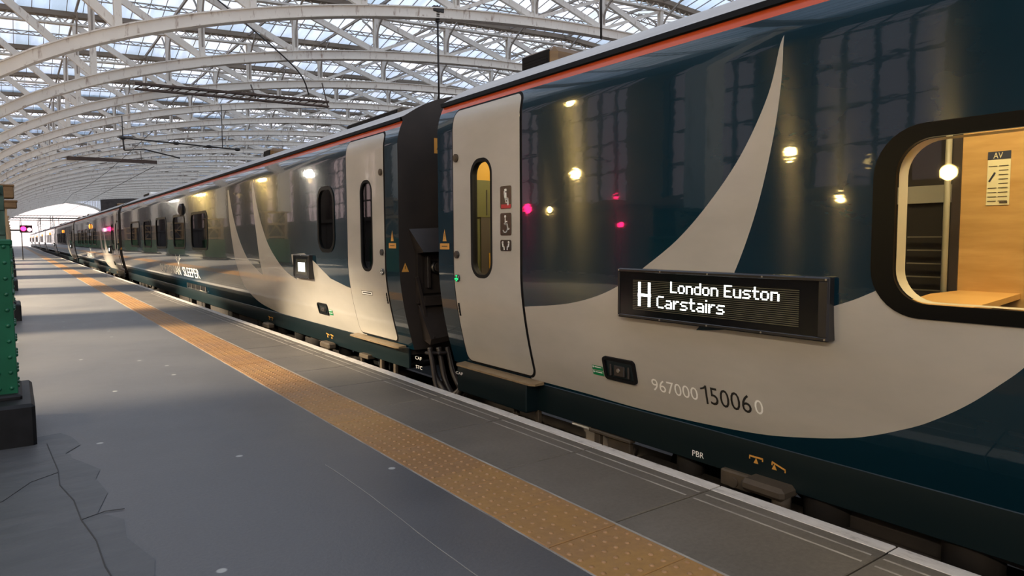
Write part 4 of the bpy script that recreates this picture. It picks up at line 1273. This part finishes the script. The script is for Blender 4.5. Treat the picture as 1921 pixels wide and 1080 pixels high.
for k, (x, y, zb, zt) in enumerate(((15.9, 27.5, 7.2, 11.9), (20.6, 21.9, 9.7, 13.3))):
    b = MB(); b.tube([(x, y, zt-.2), (x+.02, y, zb)], .045, 8)
    for j in range(5): b.disc((x, y, zt-.5-j*.10), (0, 0, 1), .10, .05, 12)
    b.rbox((x-.25, y-.1, zt-.5), (x+.3, y+.1, zt-.24), .03)
    thing_mesh('wire_hanger', b, M['dark_iron'], '%s' % ('thin dark vertical wire hanger under the nearest truss, above the coach gap' if k == 0 else 'thin dark wire hanger at the top edge, right of the roof pod'), 'hanger', 'wire hangers')
b = MB(); y = 52
b.tube([(6.2, y, 8.0), (13.5, y, 7.75)], .05, 8); b.tube([(6.2, y, 8.0), (6.25, y, 7.2)], .05, 8); b.tube([(6.25, y, 7.2), (7.4, y, 7.35), (9.6, y, 6.9)], .045, 8)
for x in (6.2, 9.4, 11.5, 13.4): b.sphere((x, y, 8.0-(x-6.2)*.034), .15, 10, 6, 0, (1.5, 1, .8))
b.tube([(6.2, y, 8.0), (6.2, y, zlow(6.2))], .03, 6); b.tube([(12.4, y, 7.8), (12.4, y, zlow(12.4))], .03, 6)
thing_mesh('wire_cantilever', b, M['dark_iron'], 'dark jointed wire support arm hanging left of the coach roof pods', 'support arm')
for k, (x, z0) in enumerate(((4.6, 4.15), (4.6, 5.2))):
    b = MB(); P = []
    for i in range(80): yy_ = 30+i*2.2; P.append((x, yy_, z0+(.0 if k % 2 == 0 else .30*(1-abs(sin(i*pi/20))))))
    b.tube(P, .012, 5); thing_mesh('hanging_wire', b, M['dark_iron'], ['dark contact wire running just above the coach roofs', 'dark support wire running above the contact wire', 'dark contact wire over the next track', 'dark wire over the farther track'][k], 'wire', 'overhead wires')
b = MB(); b.tube(spline([(7.0, 35.9, 13.9), (9.5, 35.9, 12.2), (12.3, 35.9, 10.1), (13.2, 36.6, 9.0)]), .035, 6)
thing_mesh('hanging_cable', b, M['dark_iron'], 'thin dark cable slanting down beside a diagonal of the second truss', 'cable')

# red platform signal
sg = empty('platform_signal', (.55, 58, 0), 'small signal showing a bright pink-red light far down the platform', 'signal')
b = MB(); b.tube([(.55, 58, 0), (.55, 58, 2.4)], .03, 10); b.beam((-.4, 58, 2.02), (.6, 58, 2.02), .12, .10); b.build('post', M['dark_iron'], sg)
b = MB(); b.rbox((.45, 57.85, 1.85), (1.15, 58.05, 2.35), .04); b.bbox((1.13, 57.35, 1.86), (1.15, 57.9, 2.34)); b.bbox((.45, 57.35, 2.32), (1.15, 57.9, 2.34)); b.build('signal_head', M['dark_iron'], sg)
b = MB(); b.disc((.66, 57.83, 2.12), (0, 1, 0), .16, .05, 20); b.build('lens', M['signal_red'], sg); b = MB(); b.disc((1.0, 57.83, 2.06), (0, 1, 0), .13, .05, 20); b.build('lens', M['signal_pink'], sg)

# ------------------------------------------------------------------ left hall wall with tall windows (seen mirrored in the train)
XW = -9.5
b = MB()
WP = 4.6; w0 = -8
wy = [w0+WP*k for k in range(46)]
for k, y in enumerate(wy): b.bbox((XW-.5, y-.75, 0), (XW, y+.75, 15))
b.bbox((XW-.5, Y0, 0), (XW-.02, Y1, 2.5)); b.bbox((XW-.5, Y0, 9.2), (XW-.02, Y1, 15.5)); b.bbox((XW-.02, Y0, 2.3), (XW+.10, Y1, 2.5)); b.bbox((XW-.02, Y0, 9.2), (XW+.15, Y1, 9.6))
wl = b.build('wall_left', M['stone']); tag(wl, 'pale stone hall wall with tall windows on the left of the platform', 'wall', kind='structure')
wr0 = None
for k, y in enumerate(wy[:-1]):
    ya, yb = y+.75, y+WP-.75
    if wr0 is None:
        wr0 = empty('window_1', (XW-.3, (ya+yb)/2, 2.5), kind='structure')
        b = MB()
        for i in range(5): yy_ = ya+(yb-ya)*i/4; b.bbox((XW-.34, yy_-.05, 2.5), (XW-.24, yy_+.05, 9.2))
        for i in range(8): z = 2.5+6.7*i/7; b.bbox((XW-.33, ya, z-.04), (XW-.25, yb, z+.04))
        b.build('window_bars', M['dark_iron'], wr0)
        b = MB(); b.add([(XW-.29, ya, 2.5), (XW-.29, yb, 2.5), (XW-.29, yb, 9.2), (XW-.29, ya, 9.2)], [(0,1,2,3)]); b.build('pane', M['wall_glass_dim'], wr0)
    else:
        c = copy_tree(wr0 if k < 9 else wr1) if k != 9 else copy_tree(wr0)
        c.location.y = (ya+yb)/2; c.name = 'window_%d' % (k+1)
        if k == 9:
            wr1 = c
            for ch in c.children:
                if ch.name.startswith('pane'): ch.data = ch.data.copy(); ch.data.materials[0] = M['wall_glass']
# lamps on brackets along that wall
lamps = [(16.5, 3.3, .16, 'lamp_warm'), (9.1, 3.2, .13, 'lamp_warm'), (7.9, 2.1, .10, 'lamp_warm'), (5.8, 2.5, .14, 'lamp_warm'), (16.8, 5.7, .15, 'lamp_warm'), (-2, 6.4, .2, 'lamp_fill'), (-6.5, 6.4, .2, 'lamp_fill'), (50.1, 5.6, .18, 'lamp_warm'), (69.7, 5.6, .22, 'lamp_warm'), (83, 5.8, .3, 'lamp_white'), (40.4, 5.2, .26, 'lamp_white'), (17.8, 2.2, .07, 'lamp_warm')]  # the floods behind the camera are added fill for the train
for k, (y, z, r, m) in enumerate(lamps):
    t = empty('wall_lamp', (-8, y, z), 'unseen globe lamp on an iron bracket along the left hall wall', 'lamp', 'globe lamps on the hall wall')
    b = MB(); b.tube([(XW, y, z+.5), (-8.6, y, z+.55), (-8, y, z+r+.08)], .03, 8); b.disc((-8, y, z+r+.03), (0, 0, 1), r*.5, .06, 14); b.build('bracket', M['dark_iron'], t)
    b = MB(); b.sphere((-8, y, z), r, 16, 10); b.build('globe', M[m], t)
for k, (y, z, r) in enumerate(((19, 2.3, .12), (14.5, 1.7, .09), (14.7, 2.5, .07))):
    t = empty('red_lamp', (-8, y, 0), 'red warning lamp on a thin post by the hall wall', 'lamp', 'red lamps by the hall wall')
    b = MB(); b.tube([(-8, y, 0), (-8, y, z)], .03, 8); b.build('post', M['dark_iron'], t)
    b = MB(); b.sphere((-8, y, z), r, 14, 8); b.build('lens', M['lamp_red'], t)

b = MB(); b.bbox((-9.5, -20.4, -1), (70, -20, 6.5)); wb = b.build('wall_back', M['stone']); tag(wb, 'unseen low wall added behind the viewer to block light', 'wall', kind='structure')  # added to cut low light coming from behind the camera
# unseen flood lamps, added to throw warm light between the columns
for k, y in enumerate((10.9, 19.3, 27.7, 36.1, 44.5, 52.9, 61.3, 69.7)):
    t = empty('added_flood', (-8.6, y, 5.9), 'unseen flood lamp added to light the platform between columns', 'lamp', 'added flood lamps out of view')
    aim = Vector((-1.0, y-1.6, 0))-Vector((-8.6, y, 5.9)); q = aim.to_track_quat('-Z', 'Y')
    m3 = q.to_matrix()
    b = MB(); b.box(Vector((-8.6, y, 5.9))-aim.normalized()*-.02, (.5, .36, .12), 0, m3); b.beam((XW+.12, y, 5.95), (-8.65, y, 5.95), .05, .05); b.build('housing', M['dark_iron'], t)
    ld = bpy.data.lights.new('flood', 'SPOT'); ld.energy = 42000 if k else 20000; ld.color = (1, .84, .60); ld.spot_size = radians(33); ld.spot_blend = .45; ld.shadow_soft_size = .12
    lo = bpy.data.objects.new('added_spot', ld); link(lo); lo.parent = t; lo.location = aim.normalized()*.12; lo.rotation_euler = q.to_euler()
